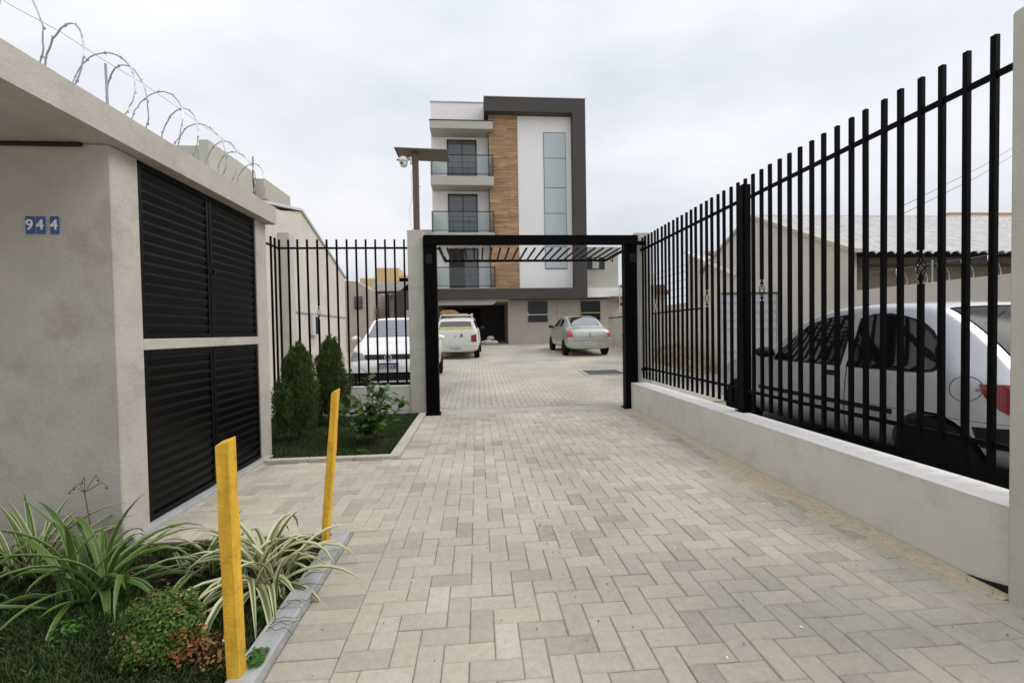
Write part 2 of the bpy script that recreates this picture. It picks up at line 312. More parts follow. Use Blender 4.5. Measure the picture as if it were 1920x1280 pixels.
def tag(o,label,cat,group=None):
    o['label']=label; o['category']=cat
    if group: o['group']=group
    return o
def struct(o): o['kind']='structure'; return o
def stuff(o): o['kind']='stuff'; return o
def text(name,s,size,m,parent,M4,depth=.0015,width=None):
    cu=bpy.data.curves.new(name,'FONT'); cu.body=s; cu.size=size; cu.align_x='CENTER'; cu.align_y='CENTER'; cu.extrude=depth; cu.resolution_u=3; cu.offset=size*.012
    t=bpy.data.objects.new(name+'_src',cu); col.objects.link(t)
    dg=bpy.context.evaluated_depsgraph_get(); me=bpy.data.meshes.new_from_object(t.evaluated_get(dg)); bpy.data.objects.remove(t)
    me.materials.clear(); me.materials.append(m)
    if width:
        xs=[v.co.x for v in me.vertices]; k=width/(max(xs)-min(xs))
        for v in me.vertices: v.co.x*=k
    me.transform(M4); return link(name,me,parent)
def facing(loc,d):    # text standing up, seen from direction d: '-y' (viewer at smaller y) or '+y'
    X=Matrix.Rotation(math.pi/2,4,'X')
    if d=='+y': X=Matrix.Rotation(math.pi,4,'Z')@X
    return Matrix.Translation(loc)@X
def gz(y): return max(0,.04*(y-6.95))
def baked(ob):
    dg=bpy.context.evaluated_depsgraph_get(); dg.update(); me=bpy.data.meshes.new_from_object(ob.evaluated_get(dg)); return me

# ================================================================== GROUND
g=struct(build('ground',MB().quad((-400,-100,-.03),(400,-100,-.03),(400,6.95,-.03),(-400,6.95,-.03)).quad((-400,6.95,-.03),(400,6.95,-.03),(400,30,.88),(-400,30,.88)).quad((-400,30,.88),(400,30,.88),(400,900,.88),(-400,900,.88)),M['concrete']))
drive=struct(build('driveway',MB().box(-.90,2.41,.3,6.72,-.028,-.007).box(-2.15,-.90,2.80,4.40,-.028,-.007),M['joint']))
struct(build('bay_shade_ground',MB().box(2.62,5.6,-.6,6.3,-.028,-.012),mat('painted_bay_shade',(.012,.0115,.011),.9,var=.4,vscale=3,bump=.5,bscale=60)))  # near-black ground colour carries the shade under and beside the hatchback
yard=MB(); n=0
yard.quad((-6,6.72,-.026),(6.4,6.72,-.026),(6.4,6.95,-.026),(-6,6.95,-.026)).quad((-6,6.95,-.026),(6.4,6.95,-.026),(6.4,30,gz(30)-.026),(-6,30,gz(30)-.026))
yard=struct(build('courtyard',yard,M['jointyard']))

# ---- pavers
A=.1012; OX,OY=-.5605,.015
def herring(x0,x1,y0,y1,ox=OX,oy=OY,a=A):
    res=[]; i0=int((x0-ox)/a)-2; i1=int((x1-ox)/a)+2; j0=int((y0-oy)/a)-2; j1=int((y1-oy)/a)+2
    for i in range(i0,i1+1):
        for j in range(j0,j1+1):
            k=(i+j)%4
            if k==0: r=(ox+i*a,ox+(i+2)*a,oy+j*a,oy+(j+1)*a)
            elif k==2: r=(ox+i*a,ox+(i+1)*a,oy+j*a,oy+(j+2)*a)
            else: continue
            r=(max(r[0],x0),min(r[1],x1),max(r[2],y0),min(r[3],y1))
            if r[1]-r[0]>.025 and r[3]-r[2]>.025: res.append(r)
    return res
rects=herring(OX,2.405,.9,6.70)+herring(-2.14,OX,2.80,4.39)
rects+=[(-.80,OX,y,y+A) for y in [1.0+A*i for i in range(int(1.8/A))]]
rects+=[(-.80,OX,y,y+A) for y in [4.40+A*i for i in range(int(2.29/A))]]
rects.append((-.80,OX,1.0+17*A,2.797))
def paver_verts(w,d,gap,bev,z):
    x=w/2-gap/2; y=d/2-gap/2
    return [(-x,-y,-.02),(x,-y,-.02),(x,y,-.02),(-x,y,-.02),(-x,-y,z-bev),(x,-y,z-bev),(x,y,z-bev),(-x,y,z-bev),(-x+bev,-y+bev,z),(x-bev,-y+bev,z),(x-bev,y-bev,z),(-x+bev,y-bev,z)]
PF=[(0,1,5,4),(1,2,6,5),(2,3,7,6),(3,0,4,7),(4,5,9,8),(5,6,10,9),(6,7,11,10),(7,4,8,11),(8,9,10,11)]
pm={}
def paver_mesh(w,d):
    key=(round(w,2),round(d,2))
    if key not in pm:
        me=bpy.data.meshes.new('paver'); me.from_pydata(paver_verts(w,d,.0025,.0045,0),[],PF); me.materials.append(M['paver']); pm[key]=me
    return pm[key]
def vis(r):
    cx=(r[0]+r[1])/2; cy=(r[2]+r[3])/2
    return cy>1.48 and -1.2*cy+.1<cx<1.32*cy
rects.sort(key=lambda r:(not vis(r),(r[2]+r[3])/2+.1*abs(r[0])))
for r in rects[:300]:
    o=link('paver',paver_mesh(r[1]-r[0],r[3]-r[2]),drive,((r[0]+r[1])/2,(r[2]+r[3])/2,random.uniform(-.0022,.0022)))
    o.rotation_euler=(random.gauss(0,.005),random.gauss(0,.005),random.gauss(0,.004))
def paver_sheet(name,rs,m,parent,gap,slope=False):
    V=[];F=[]
    for r in rs:
        cx=(r[0]+r[1])/2; cy=(r[2]+r[3])/2; n=len(V); dz=random.uniform(-.0015,.0015); rot=random.gauss(0,.004); tx=random.gauss(0,.005); ty=random.gauss(0,.005)
        for x,y,z in paver_verts(r[1]-r[0],r[3]-r[2],gap,.003,0):
            X=x-y*rot; Y=y+x*rot
            V.append((cx+X,cy+Y,z+dz+X*tx+Y*ty+(gz(cy+Y) if slope else 0)))
        F+=[tuple(n+i for i in f) for f in PF]
    me=bpy.data.meshes.new(name); me.from_pydata(V,[],F); me.materials.append(m); return stuff(link(name,me,parent))
paver_sheet('paving',rects[300:],M['paver'],drive,.0028)
yr=herring(-4.2,6.4,7.12,22.6,.02,.03)
paver_sheet('paving',yr,M['paveryard'],yard,.005,True)
build('threshold_strip',MB().box(-.80,2.41,6.705,6.96,-.02,.003),M['concrete'],yard,bevel=.003)
build('threshold_strip',MB().box(-.80,2.41,6.965,7.11,-.02,.004),M['concrete'],yard,bevel=.003)
# drain grate in the yard
t=thing('drain_grate','dark metal drain grate in a pale frame set in the courtyard paving','drain',(3.2,10.9,gz(10.9)+.004)); t.rotation_euler=(.04,0,0)
f=MB(); f.box(-.55,.55,-.50,-.42,0,.012).box(-.55,.55,.42,.50,0,.012).box(-.55,-.47,-.42,.42,0,.012).box(.47,.55,-.42,.42,0,.012); build('frame',f,M['concrete'],t)
f=MB(); f.box(-.47,.47,-.42,.42,-.004,.002)
for i in range(18): f.box(-.46,.46,-.41+i*.0465,-.39+i*.0465,.002,.010)
build('grille',f,M['grate'],t)
# sand drift against the right wall: low uneven mound
V=[];F=[];nx,ny=26,150
for j in range(ny):
    for i in range(nx):
        y=1.75+j*(4.9/(ny-1)); x=2.405-i*(.62/(nx-1))
        wdt=.10+.19*math.exp(-((y-3.3)/.75)**2)+.05*math.exp(-((y-2.2)/.3)**2)+.05*noise.noise((0,y*2.2,0))
        d=(2.405-x)/wdt
        h=.010*(1-d)+.004*noise.noise((x*9,y*9,1))+.0022*noise.noise((x*60,y*60,2))
        V.append((x,y,max(min(h,.02),-.012)))
for j in range(ny-1):
    for i in range(nx-1): F.append((j*nx+i,j*nx+i+1,(j+1)*nx+i+1,(j+1)*nx+i))
me=bpy.data.meshes.new('sand'); me.from_pydata(V,[],F); me.materials.append(M['sand']); o=link('sand',me); stuff(o); tag(o,'thin drift of yellow sand lying along the foot of the low right wall','sand')
# specks and scraps
V=[];F=[]
rnd=random.Random(3)
for i in range(520):
    if i<280: y=rnd.gauss(2.9,.7); x=2.38-abs(rnd.gauss(0,.22))
    elif i<420: x=rnd.uniform(-.7,2.3); y=rnd.uniform(1.5,6)
    else: x=rnd.gauss(.42,.05); y=rnd.gauss(3.0,.45)
    if y<1.4: continue
    s=rnd.uniform(.002,.006); a=rnd.uniform(0,3.1); n=len(V); c,q=math.cos(a)*s,math.sin(a)*s
    V+=[(x-c,y-q,.012 if x>2.1 else .002),(x+q*.6,y-c*.6,.012 if x>2.1 else .003),(x+c,y+q,.014 if x>2.1 else .005),(x-q*.6,y+c*.6,.012 if x>2.1 else .003)]; F.append((n,n+1,n+2,n+3))
me=bpy.data.meshes.new('leaf_litter'); me.from_pydata(V,[],F); me.materials.append(M['debris']); o=stuff(link('leaf_litter',me)); tag(o,'tiny dark crumbs of soil and dry leaf scattered over the paving','litter')
V=[];F=[]
for x,y in [(.66,2.18),(1.10,2.37),(-.35,2.2),(.92,1.55),(1.32,1.68),(-.9,3.2),(1.48,3.02),(.75,3.7),(2.0,2.9)]:
    n=len(V); s=rnd.uniform(.004,.009); k=6
    for q in range(k): a=q*2*math.pi/k; rr_=s*rnd.uniform(.5,1.2); V.append((x+rr_*math.cos(a),y+rr_*math.sin(a),.003+rnd.uniform(0,.003)))
    F.append(tuple(range(n,n+k)))
me=bpy.data.meshes.new('paper_scraps'); me.from_pydata(V,[],F); me.materials.append(M['paper']); o=stuff(link('paper_scraps',me)); tag(o,'small white scraps of paper and paint on the paving','litter')

# ================================================================== BEDS
struct(build('flower_bed',MB().box(-3.4,-.90,.2,2.775,-.028,-.004),M['soil']))
struct(build('lawn_bed',MB().box(-3.6,-.905,4.47,6.79,-.028,.0),M['soil']))
# kerbs
k=thing('garden_kerb','grey stone kerb slab edging the flower bed beside the yellow stakes','kerb')
y=.6
for ln in (.68,.70,.78):
    bx('slab',-.905,-.803,y,min(y+ln-.006,2.71),-.03,.045,M['kerbstone'],k,bevel=.006); y+=ln
k=thing('lawn_kerb','pale narrow concrete kerb framing the small lawn with the two cypresses','kerb')
y=4.475
for i in range(6): bx('kerb_stone',-.905,-.805,y,y+.372,-.03,.035,M['kerbpale'],k,bevel=.005); y+=.378
x=-2.14
for i in range(3): bx('kerb_stone',x,x+.442,4.40,4.47,-.03,.033,M['kerbpale'],k,bevel=.005); x+=.446
rn=random.Random(77); V=[];F=[]
for i in range(1600):
    x=rn.uniform(-3,-.93); y=rn.uniform(1.9,2.76) if i%3 else rn.uniform(1.3,2.3); s_=rn.uniform(.006,.018); a=rn.uniform(0,6.28); c,q=math.cos(a)*s_,math.sin(a)*s_; k_=len(V); z=rn.uniform(.0,.012); w_=rn.uniform(.25,.5)
    V+=[(x-c,y-q,z),(x+q*w_,y-c*w_,z+rn.uniform(0,.008)),(x+c,y+q,z+rn.uniform(0,.01)),(x-q*w_,y+c*w_,z)]; F.append((k_,k_+1,k_+2,k_+3))
me=bpy.data.meshes.new('leaf_litter'); me.from_pydata(V,[],F); me.materials.append(mat('dry_leaves',(.16,.10,.055),.9,obj_var=.55)); o=stuff(link('leaf_litter',me)); tag(o,'dry brown leaf litter on the soil under the strap leaved plants','litter')
# grass
def grass(name,boxes,n,h,label,parent=None,seed=1):
    r=random.Random(seed); V=[];F=[]
    for i in range(n):
        x0,x1,y0,y1=r.choice(boxes) if len(boxes)>1 else boxes[0]
        x=r.uniform(x0,x1); y=r.uniform(y0,y1); dens=noise.noise((x*2.3,y*2.3,seed))
        if dens<-.28 and r.random()<.8: continue
        a=r.uniform(0,6.283); hh=h*r.uniform(.5,1.25)*(1+.5*dens); wd=r.uniform(.0022,.0042); ln=hh*r.uniform(.2,.9); b=r.uniform(0,6.283)
        c,s=math.cos(a)*wd,math.sin(a)*wd; lx,ly=math.cos(b)*ln,math.sin(b)*ln; k=len(V)
        V+=[(x-c,y-s,-.004),(x+c,y+s,-.004),(x+c*.7+lx*.4,y+s*.7+ly*.4,hh*.65),(x-c*.7+lx*.4,y-s*.7+ly*.4,hh*.65),(x+lx,y+ly,hh)]
        F+=[(k,k+1,k+2,k+3),(k+3,k+2,k+4)]
    me=bpy.data.meshes.new(name); me.from_pydata(V,[],F); me.materials.append(M['grass']); o=stuff(link(name,me)); tag(o,label,'grass'); return o
grass('grass',[(-3.0,-.915,1.1,2.15),(-3.0,-.915,1.1,2.15),(-3.0,-.915,1.1,2.15),(-3.0,-.915,2.15,2.7)],100000,.035,'short dark green turf in the foreground flower bed by the yellow stakes',seed=2)
grass('grass',[(-3.1,-.91,4.48,6.78)],80000,.032,'dark green lawn under the two small cypresses',seed=5)

# ================================================================== UTILITY BUILDING (left)
ub=thing('meter_house','pale stucco meter shelter with black louvred doors and flat overhanging roof slab','building',(-2.15,2.775,0))
def ubx(n,x0,x1,y0,y1,z0,z1,m,bev=.006): 
    return build(n,MB().box(x0+2.15,x1+2.15,y0-2.775,y1-2.775,z0,z1),m,ub,bevel=bev)
ubx('front_wall',-6.5,-2.15,2.775,2.99,-.02,2.398,M['stucco'])
ubx('end_wall',-6.5,-2.15,4.475,4.68,-.02,2.398,M['stucco'])
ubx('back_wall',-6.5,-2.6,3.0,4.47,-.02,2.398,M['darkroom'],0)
ubx('middle_beam',-2.30,-2.152,2.992,4.473,1.17,1.243,M['stucco'],.004)
ubx('plinth',-2.35,-2.105,2.80,4.60,-.02,.035,M['kerbstone'],.004)
# roof slab with slightly uneven edge
V=MB(); 
ys=[.9+i*(3.82/24) for i in range(25)]
def rz_(y): return 2.575+.006*noise.noise((y*3,0,3))
for i in range(24):
    a,b=ys[i],ys[i+1]
    for (x0,x1,flip) in [(-7,-2.06,0)]:
        pass
    V.quad((-2.06,a,2.40),(-2.06,b,2.40),(-2.06,b,rz_(b)),(-2.06,a,rz_(a)))
    V.quad((-2.06,a,rz_(a)),(-2.06,b,rz_(b)),(-7,b,2.575),(-7,a,2.575))
    V.quad((-7,a,2.40),(-7,b,2.40),(-2.06,b,2.40),(-2.06,a,2.40))
V.quad((-7,4.72,2.40),(-7,4.72,2.575),(-2.06,4.72,rz_(4.72)),(-2.06,4.72,2.40)); V.quad((-7,.9,2.575),(-7,.9,2.40),(-2.06,.9,2.40),(-2.06,.9,rz_(.9)))
V.v=[(x+2.15,y-2.775,z) for x,y,z in V.v]
build('roof_slab',V,M['stucco'],ub)
build('soffit_lamp',MB().lathe([(.09,0),(.085,-.03),(.05,-.045)],(-2.62+2.15,2.35-2.775,2.40),'z',16),M['blackplastic'],ub)
# louvred doors
sm=MB().prism([(-.012,-.030),(.006,-.040),(.012,-.036),(.010,.020),(.002,.036),(-.012,.040)],'y',-.5,.5).mesh('slat',M['blacksat'])
def louvre(y0,y1,z0,z1,n):
    d=build('louvred_door',MB().box(-.03,.0,0,.03,0,z1-z0).box(-.03,.0,y1-y0-.03,y1-y0,0,z1-z0).box(-.03,0,.03,y1-y0-.03,0,.035).box(-.03,0,.03,y1-y0-.03,z1-z0-.035,z1-z0).box(-.055,-.05,.01,y1-y0-.01,.01,z1-z0-.01),M['blacksat'],ub,loc=(-.012,y0-2.775,z0))
    p=(z1-z0-.07)/n
    for i in range(n):
        s=link('slat',sm,d,(-.017,(y1-y0)/2,.035+p*(i+.5))); s.scale=(1,y1-y0-.062,p/.0745); s.rotation_euler=(0,R(17),0)
    return d
louvre(3.003,3.735,1.246,2.394,16); louvre(3.745,4.468,1.246,2.394,16)
louvre(3.003,3.735,.045,1.167,15); louvre(3.745,4.468,.045,1.167,15)
for y in (3.70,3.78): bx_=build('latch',MB().box(0,.012,y-2.775,y-2.775+.03,1.77,1.80),M['blackplastic'],ub,loc=(-.012,0,0))
build('shadow_gap_line',MB().tube([(-.14,-.02,2.385),(-.5,-.02,2.385),(-.9,-.02,2.385)],.012,6),M['blackplastic'],ub)  # black tube drawn in for the shadow gap under the roof slab
# house number
hn=thing('house_number','three small blue number tiles reading 944 on the stucco wall','sign',(-2.53,2.774,1.92))
for i,(ch,x) in enumerate([('9',-.065),('4',-.008),('4',.068)]):
    tl=build('number_tile',MB().box(x-.0235,x+.0235,-.007,0,-.051,.051),M['bluetile'],hn,bevel=.002)
    o=text('digit',ch,.086,M['whiteprint'],tl,facing((x,-.008,-.001),'-y'),.0008)
# razor wire on the roof
rw=thing('razor_wire','sagging razor wire coil strung above the meter shelter roof','razor wire',(-2.25,2.4,2.58))
def loop(cy,rad,tilt,skew,n=44,seed=0):
    r=random.Random(seed); pts=[]
    for i in range(n):
        a=2*math.pi*i/n; x=rad*math.cos(a)*.72; z=rad*math.sin(a)*1.05
        pts.append((x+.0018*r.gauss(0,1)+skew*math.sin(a)*.04,cy+tilt*x+skew*z*.35+.0018*r.gauss(0,1),.19+z*.95))
    return pts
def barbs(mb,pts,step=3,s=.012):
    for i in range(0,len(pts),step):
        p=Vector(pts[i]); q=Vector(pts[(i+1)%len(pts)]); d=(q-p).normalized(); u=d.cross(Vector((0,1,.3))).normalized()*s
        mb.quad(p-d*.014+u*.9,p+d*.002+u*.25,p+d*.002-u*.25,p-d*.014-u*.9)
for i,(cy,rd,tl,sk) in enumerate([(-.30,.25,.15,.3),(-.05,.24,-.20,-.3),(.22,.23,-.45,.25),(.48,.24,.05,.3),(.66,.24,-.4,-.3),(.92,.25,-.05,.4),(1.16,.24,-.35,.2),(1.44,.24,.15,-.2),(1.70,.23,-.3,.3),(1.96,.22,.1,-.3),(2.2,.22,-.3,.3)]):
    pts=loop(cy,rd,tl,sk,seed=i); mb=MB().tube(pts,.0045,4,True); barbs(mb,pts,4,.012); build('coil',mb,M['steel'],rw)
wp=[(0,-1.0,.30),(0,-.05,.31),(0,.20,.355),(0,.49,.375),(0,.81,.41),(0,1.16,.425),(0,1.44,.43),(0,1.8,.45),(0,2.28,.42)]
build('straining_wire',MB().tube(wp,.0018,4),M['steel'],rw)
build('wire_post',MB().tube([(0,2.3,-.01),(-.01,2.28,.25),(.0,2.27,.50)],.006,5),M['bark'],rw)
build('wire_post',MB().tube([(-.01,.52,-.01),(.0,.50,.36)],.007,5),M['steel'],rw)

# ================================================================== RIGHT WALL + FENCE
lw=thing('low_wall','long low rendered wall with a white top running along the right of the driveway','wall',(2.41,1.9,0))
def lrel(n,x0,x1,y0,y1,z0,z1,m,bev=.004): return build(n,MB().box(x0-2.41,x1-2.41,y0-1.9,y1-1.9,z0,z1),m,lw,bevel=bev)
V=MB()
for i in range(1): V.box(0,.20,-.17,4.78,-.03,.404)
build('wall_body',V,M['wallpaint'],lw)
lrel('coping',2.408,2.66,1.735,6.68,.404,.412,M['walltop'],.003)
# bitumen strip at near base
build('bitumen_patch',MB().prism([(-.35,0),(.10,0),(-.02,.02),(-.14,.05),(-.35,.07)],'x',-.012,0),M['blackplastic'],lw)
pr=thing('gate_pillar','tall pale rendered pillar at the near end of the right fence, cut by the frame','pillar',(2.36,1.2,0))
build('shaft',MB().box(-.01,.36,0,.548,-.03,2.605),M['pillar'],pr,bevel=.012)
# bar ornament
def orn_mesh():
    m=MB()
    for q in range(4):
        a0=q*math.pi/2; pts=[]
        for i in range(9):
            t_=i/8; r=.0045+.019*math.sin(math.pi*t_); a=a0+t_*math.pi*1.1; pts.append((r*math.cos(a),r*math.sin(a),-.06+.12*t_))
        m.tube(pts,.0032,4)
    m.box(-.010,.010,-.010,.010,-.078,-.058).box(-.010,.010,-.010,.010,.058,.078)
    m.box(-.0055,.0055,-.0055,.0055,-.10,-.078).box(-.0055,.0055,-.0055,.0055,.078,.10)
    return m.mesh('basket_ornament',M['black'])
ORN=orn_mesh()
BW=.0125
def barmesh(z0,z1): return MB().box(-BW,BW,-BW,BW,z0,z1).mesh('bar',M['black'])
BAR=barmesh(.472,2.703); BARL=barmesh(.472,1.492); BARU=barmesh(1.692,2.703)
def fence_bars(root,pts,orn,loc):
    for i,(x,y) in enumerate(pts):
        if i in orn:
            b=link('bar',BARL,root,(x,y,0)); link('bar',BARU,root,(x,y,0)); link('basket_ornament',ORN,b,(0,0,1.592))
        else:
            b=link('bar',BAR,root,(x,y,0))
        b.rotation_euler=(random.gauss(0,.0012),random.gauss(0,.0012),0)
fr=thing('steel_fence','long black steel bar fence with basket ornaments on the low right wall','fence',(2.637,2.03,0))
pts=[(0,i*.12057) for i in range(-1,40)]
fence_bars(fr,pts,(4,16,24,36),None)
build('rail',MB().box(-.008,.008,-.3,2.13,2.488,2.520).box(-.008,.008,2.13,4.72,2.495,2.528),M['black'],fr)
build('rail',MB().box(-.008,.008,-.4,2.13,.612,.640),M['black'],fr)
build('rail',MB().box(-.008,.008,2.13,4.72,.625,.653),M['black'],fr)
build('fence_post',MB().box(-.02,.06,2.06,2.14,.42,2.655).box(-.05,.09,2.03,2.17,.413,.422),M['black'],fr)
for z in (.60,2.50): build('end_bracket',MB().box(-.03,.03,4.62,4.74,z,z+.035),M['black'],fr)

# ================================================================== GATE
gl=thing('gate_pillar','pale concrete gate pillar left of the gateway carrying the wooden camera post','pillar',(-.92,6.88,0))
build('shaft',MB().box(-.12,.118,-.12,.12,-.03,2.825),M['pillar'],gl,bevel=.008)
for z in (.98,1.93): build('hairline_crack',MB().tube([(-.12,-.122,z),(-.03,-.1205,z+.02),(.04,-.1205,z+.01),(.118,-.122,z+.035)],.0012,4),M['darkwood'],gl)
gr=thing('gate_pillar','pale concrete gate pillar at the far end of the low right wall','pillar',(2.64,6.88,0))
build('shaft',MB().box(-.11,.14,-.12,.14,-.03,2.79),M['pillar'],gr,bevel=.008)
gf=thing('gate_frame','black steel gateway frame with two posts and a wide lintel','gate frame',(-.79,6.75,0))
build('gate_post',MB().box(.0,.19,-.06,.09,-.01,2.61),M['black'],gf,bevel=.004)
build('gate_post',MB().box(3.12,3.32,-.06,.09,-.01,2.61),M['black'],gf,bevel=.004)
build('lintel',MB().box(.0,3.34,-.06,.09,2.612,2.735),M['black'],gf,bevel=.004)
build('lintel_rail',MB().box(.03,3.44,-.085,-.063,2.575,2.635),M['black'],gf,bevel=.003)
for x_ in (.03,3.20): build('hinge_plate',MB().box(x_,x_+.10,-.075,-.061,2.30,2.44).tube([(x_+.05,-.082,2.40),(x_+.05,-.070,2.40)],.014,8).tube([(x_+.05,-.082,2.34),(x_+.05,-.070,2.34)],.014,8),M['blackplastic'],gf)
build('base_shoe',MB().box(-.02,.21,-.09,.10,-.01,.02),M['black'],gf,bevel=.003); build('base_shoe',MB().box(3.09,3.34,-.09,.10,-.01,.02),M['black'],gf,bevel=.003)
gt=thing('lift_gate','black tilting gate leaf of parallel bars raised flat over the gateway','gate',(-.58,6.86,2.565))
W_,D_=3.04,1.24
build('leaf_frame',MB().box(0,.035,0,D_,-.02,.02).box(W_-.035,W_,0,D_,-.02,.02).box(.035,W_-.035,D_-.035,D_,-.02,.02),M['black'],gt)
lb=MB().box(-.014,.014,.01,D_-.04,-.010,.010).mesh('leaf_bar',M['black'])
nb=22
for i in range(1,nb): link('leaf_bar',lb,gt,(i*W_/nb,0,0))
build('hinge_bracket',MB().tube([(.06,.62,-.02),(.07,.64,-.12),(.06,.85,-.02)],.009,5),M['black'],gt)
build('hinge_bracket',MB().tube([(W_-.06,.62,-.02),(W_-.07,.64,-.12),(W_-.06,.85,-.02)],.009,5),M['black'],gt)
build('lift_arm',MB().tube([(-.02,.0,.0),(.02,.5,.04)],.012,5),M['black'],gt)
# left fence and its low wall
ll=thing('low_wall','short low rendered wall under the left fence behind the small lawn','wall',(-1.06,6.80,0))
build('wall_body',MB().box(-1.94,.018,0,.14,-.03,.432),M['wallpaint'],ll); build('coping',MB().box(-1.94,.018,-.003,.143,.432,.440),M['walltop'],ll)
fl=thing('steel_fence','short black steel bar fence between the meter shelter and the left gate pillar','fence',(-1.11,6.875,0))
pts=[(-i*.1445,0) for i in range(13)]+[(-1.86,.0),(-1.875,-.12),(-1.875,-.24)]
fence_bars(fl,pts,(3,9),None)
build('rail',MB().box(-1.89,.07,-.008,.008,2.558,2.588),M['black'],fl); build('rail',MB().box(-1.89,.07,-.008,.008,.62,.648),M['black'],fl)
build('rail',MB().box(-1.883,-1.867,-1.9,-.02,2.558,2.588),M['black'],fl)
# wooden post, board, camera
wp_=thing('wooden_post','rough brown wooden post with a plywood board roof on the left gate pillar','post',(-.915,6.95,2.82))
build('shaft',MB().box(-.045,.045,-.045,.045,.004,1.235),M['postwood'],wp_,bevel=.006)
o=build('board',MB().box(-.30,.51,-.13,.34,-.009,.009),M['board'],wp_,bevel=.002,loc=(0,0,1.262)); o.rotation_euler=(0,R(1.6),0)
build('nail',MB().tube([(.045,-.02,.72),(.085,-.03,.715)],.004,4),M['darkwood'],wp_)
build('cable',MB().tube([(-.055,-.05,.95),(-.065,-.05,.72),(-.05,-.05,.55),(-.10,-.05,.35),(-.09,-.05,.12),(-.03,-.06,.02)],.0028,4),M['steel'],wp_)
sc=thing('security_camera','white dome security camera hanging under the plywood board','camera',(-1.09,6.90,3.90))
build('camera_body',MB().lathe([(.02,.085),(.055,.075),(.068,.03),(.068,.0)],(0,0,0),'z',18),M['whiteplastic'],sc,True)
build('dome',MB().sphere((0,0,-.02),.062,16,10),M['whiteplastic'],sc,True)
build('lens',MB().lathe([(.018,-.06),(.018,-.068)],(-.02,0,-.035),'y',12),M['blackplastic'],sc)
build('antenna',MB().tube([(-.05,0,.03),(-.10,0,.035)],.012,8),M['blackplastic'],sc)
build('bracket',MB().tube([(.05,0,.05),(.09,0,.06),(.13,0,.05)],.013,8),M['whiteplastic'],sc,True)
build('junction_box',MB().box(.10,.13,-.02,.02,-.03,.08),M['whiteplastic'],sc,bevel=.004)

# ================================================================== APARTMENT BUILDING
ap=thing('apartment_building','modern four storey white apartment block with dark frame and timber strip','building',(1.7,22,.6))
OX_,OY_,OZ_=1.7,22,.6
def A_(n,x0,x1,y0,y1,z0,z1,m,bev=0,par=None):
    return build(n,MB().box(x0-OX_,x1-OX_,y0-OY_,y1-OY_,z0-OZ_,z1-OZ_),m,par or ap,bevel=bev)
A_('white_wall',-2.16,.80,22.6,33,3.40,12.97,M['whitewall'])
A_('parapet_cap',-2.19,.80,22.57,33,12.972,13.03,M['greyslab'])
A_('white_wall',2.19,5.0,21.97,33,3.40,12.30,M['whitewall'])
A_('timber_backing',.72,2.185,21.98,23.5,3.40,12.3,M['darkwood'])
# timber planks
z=3.43; rn=random.Random(5)
while z<12.10:
    xs=[.745,2.165] if rn.random()<.45 else [.745,rn.uniform(1.1,1.8),2.165]
    for a,b in zip(xs,xs[1:]): A_('timber_plank',a+.003,b-.003,21.90+rn.uniform(0,.012),21.975,z,z+.143,M['cladding'])
    z+=.148
A_('dark_frame_top',.535,5.56,21.5,22.9,12.06,12.74,M['darkframe'])
A_('dark_frame_side',4.92,5.56,21.5,30,3.40,12.055,M['darkframe'])
A_('dark_band',-2.15,5.56,21.5,30,2.86,3.395,M['darkframe'])
A_('frame_cap',.52,5.575,21.48,22.9,12.742,12.77,M['greyslab'])
# strip window panes
zz=[4.42,5.52,7.2,8.49,9.97,11.25]
sw=A_('strip_window',3.51,4.64,21.945,21.968,4.40,11.27,M['frameblack'])
for a,b in zip(zz,zz[1:]): A_('pane',3.53,4.62,21.925,21.943,a+.015,b-.015,M['stripglass'],par=sw) if False else build('pane',MB().box(3.53-OX_,4.62-OX_,21.925-22,21.943-22,a+.015-.6,b-.015-.6),M['stripglass'],sw)
# balconies
def balcony(zt,zb,glassrail=True):
    A_('balcony_slab',-2.13,.955,21.6,22.595,zb,zt,M['greyslab'],.01)
    if not glassrail: return
    zr=zt+1.05
    rl=A_('railing',-2.12,.945,21.62,21.65,zr-.04,zr,M['frameblack'])
    q=MB()
    def B(x0,x1,y0,y1,z0,z1): q.box(x0-OX_,x1-OX_,y0-OY_,y1-OY_,z0-OZ_,z1-OZ_)
    for x in (-2.12,.915): B(x,x+.03,21.62,21.65,zt,zr-.042)
    B(-2.09,.91,21.625,21.645,zt+.10,zt+.125); B(-2.12,-2.09,21.652,22.59,zr-.04,zr); B(.915,.945,21.652,22.59,zr-.04,zr)
    build('railing_post',q,M['frameblack'],rl)
    q=MB(); q.box(-2.085-OX_,.905-OX_,21.632-22,21.638-22,zt+.13-.6,zr-.045-.6).box(-2.108-OX_,-2.102-OX_,21.66-22,22.58-22,zt+.05-.6,zr-.045-.6).box(.927-OX_,.933-OX_,21.66-22,22.58-22,zt+.05-.6,zr-.045-.6)
    build('glass_panel',q,M['glassclear'],rl)
def bdoor(zf,zt,open_=False):
    d=A_('balcony_door',-1.37,.135,22.55,22.598,zf,zt,M['frameblack'])
    def P(n,x0,x1,y0,y1,z0,z1,m): return build(n,MB().box(x0-OX_,x1-OX_,y0-OY_,y1-OY_,z0-OZ_,z1-OZ_),m,d)
    P('pane',-1.30,-.63,22.535,22.548,zf+.06,zt-.07,M['darkroom'] if open_ else M['winglass'])
    P('pane',-.58,.065,22.535,22.548,zf+.06,zt-.07,M['winglass'])
    q=MB()
    for z_ in (.45,.72,1.0):
        q.box(-1.30-OX_,.065-OX_,22.522-22,22.533-22,zf+z_-.6,zf+z_+.03-.6)
    q.box(-1.12-OX_,-1.09-OX_,22.522-22,22.533-22,zf+.06-.6,zf+1.0-.6).box(-.33-OX_,-.30-OX_,22.522-22,22.533-22,zf+.06-.6,zf+1.0-.6)
    build('glazing_bars',q,M['frameblack'],d)
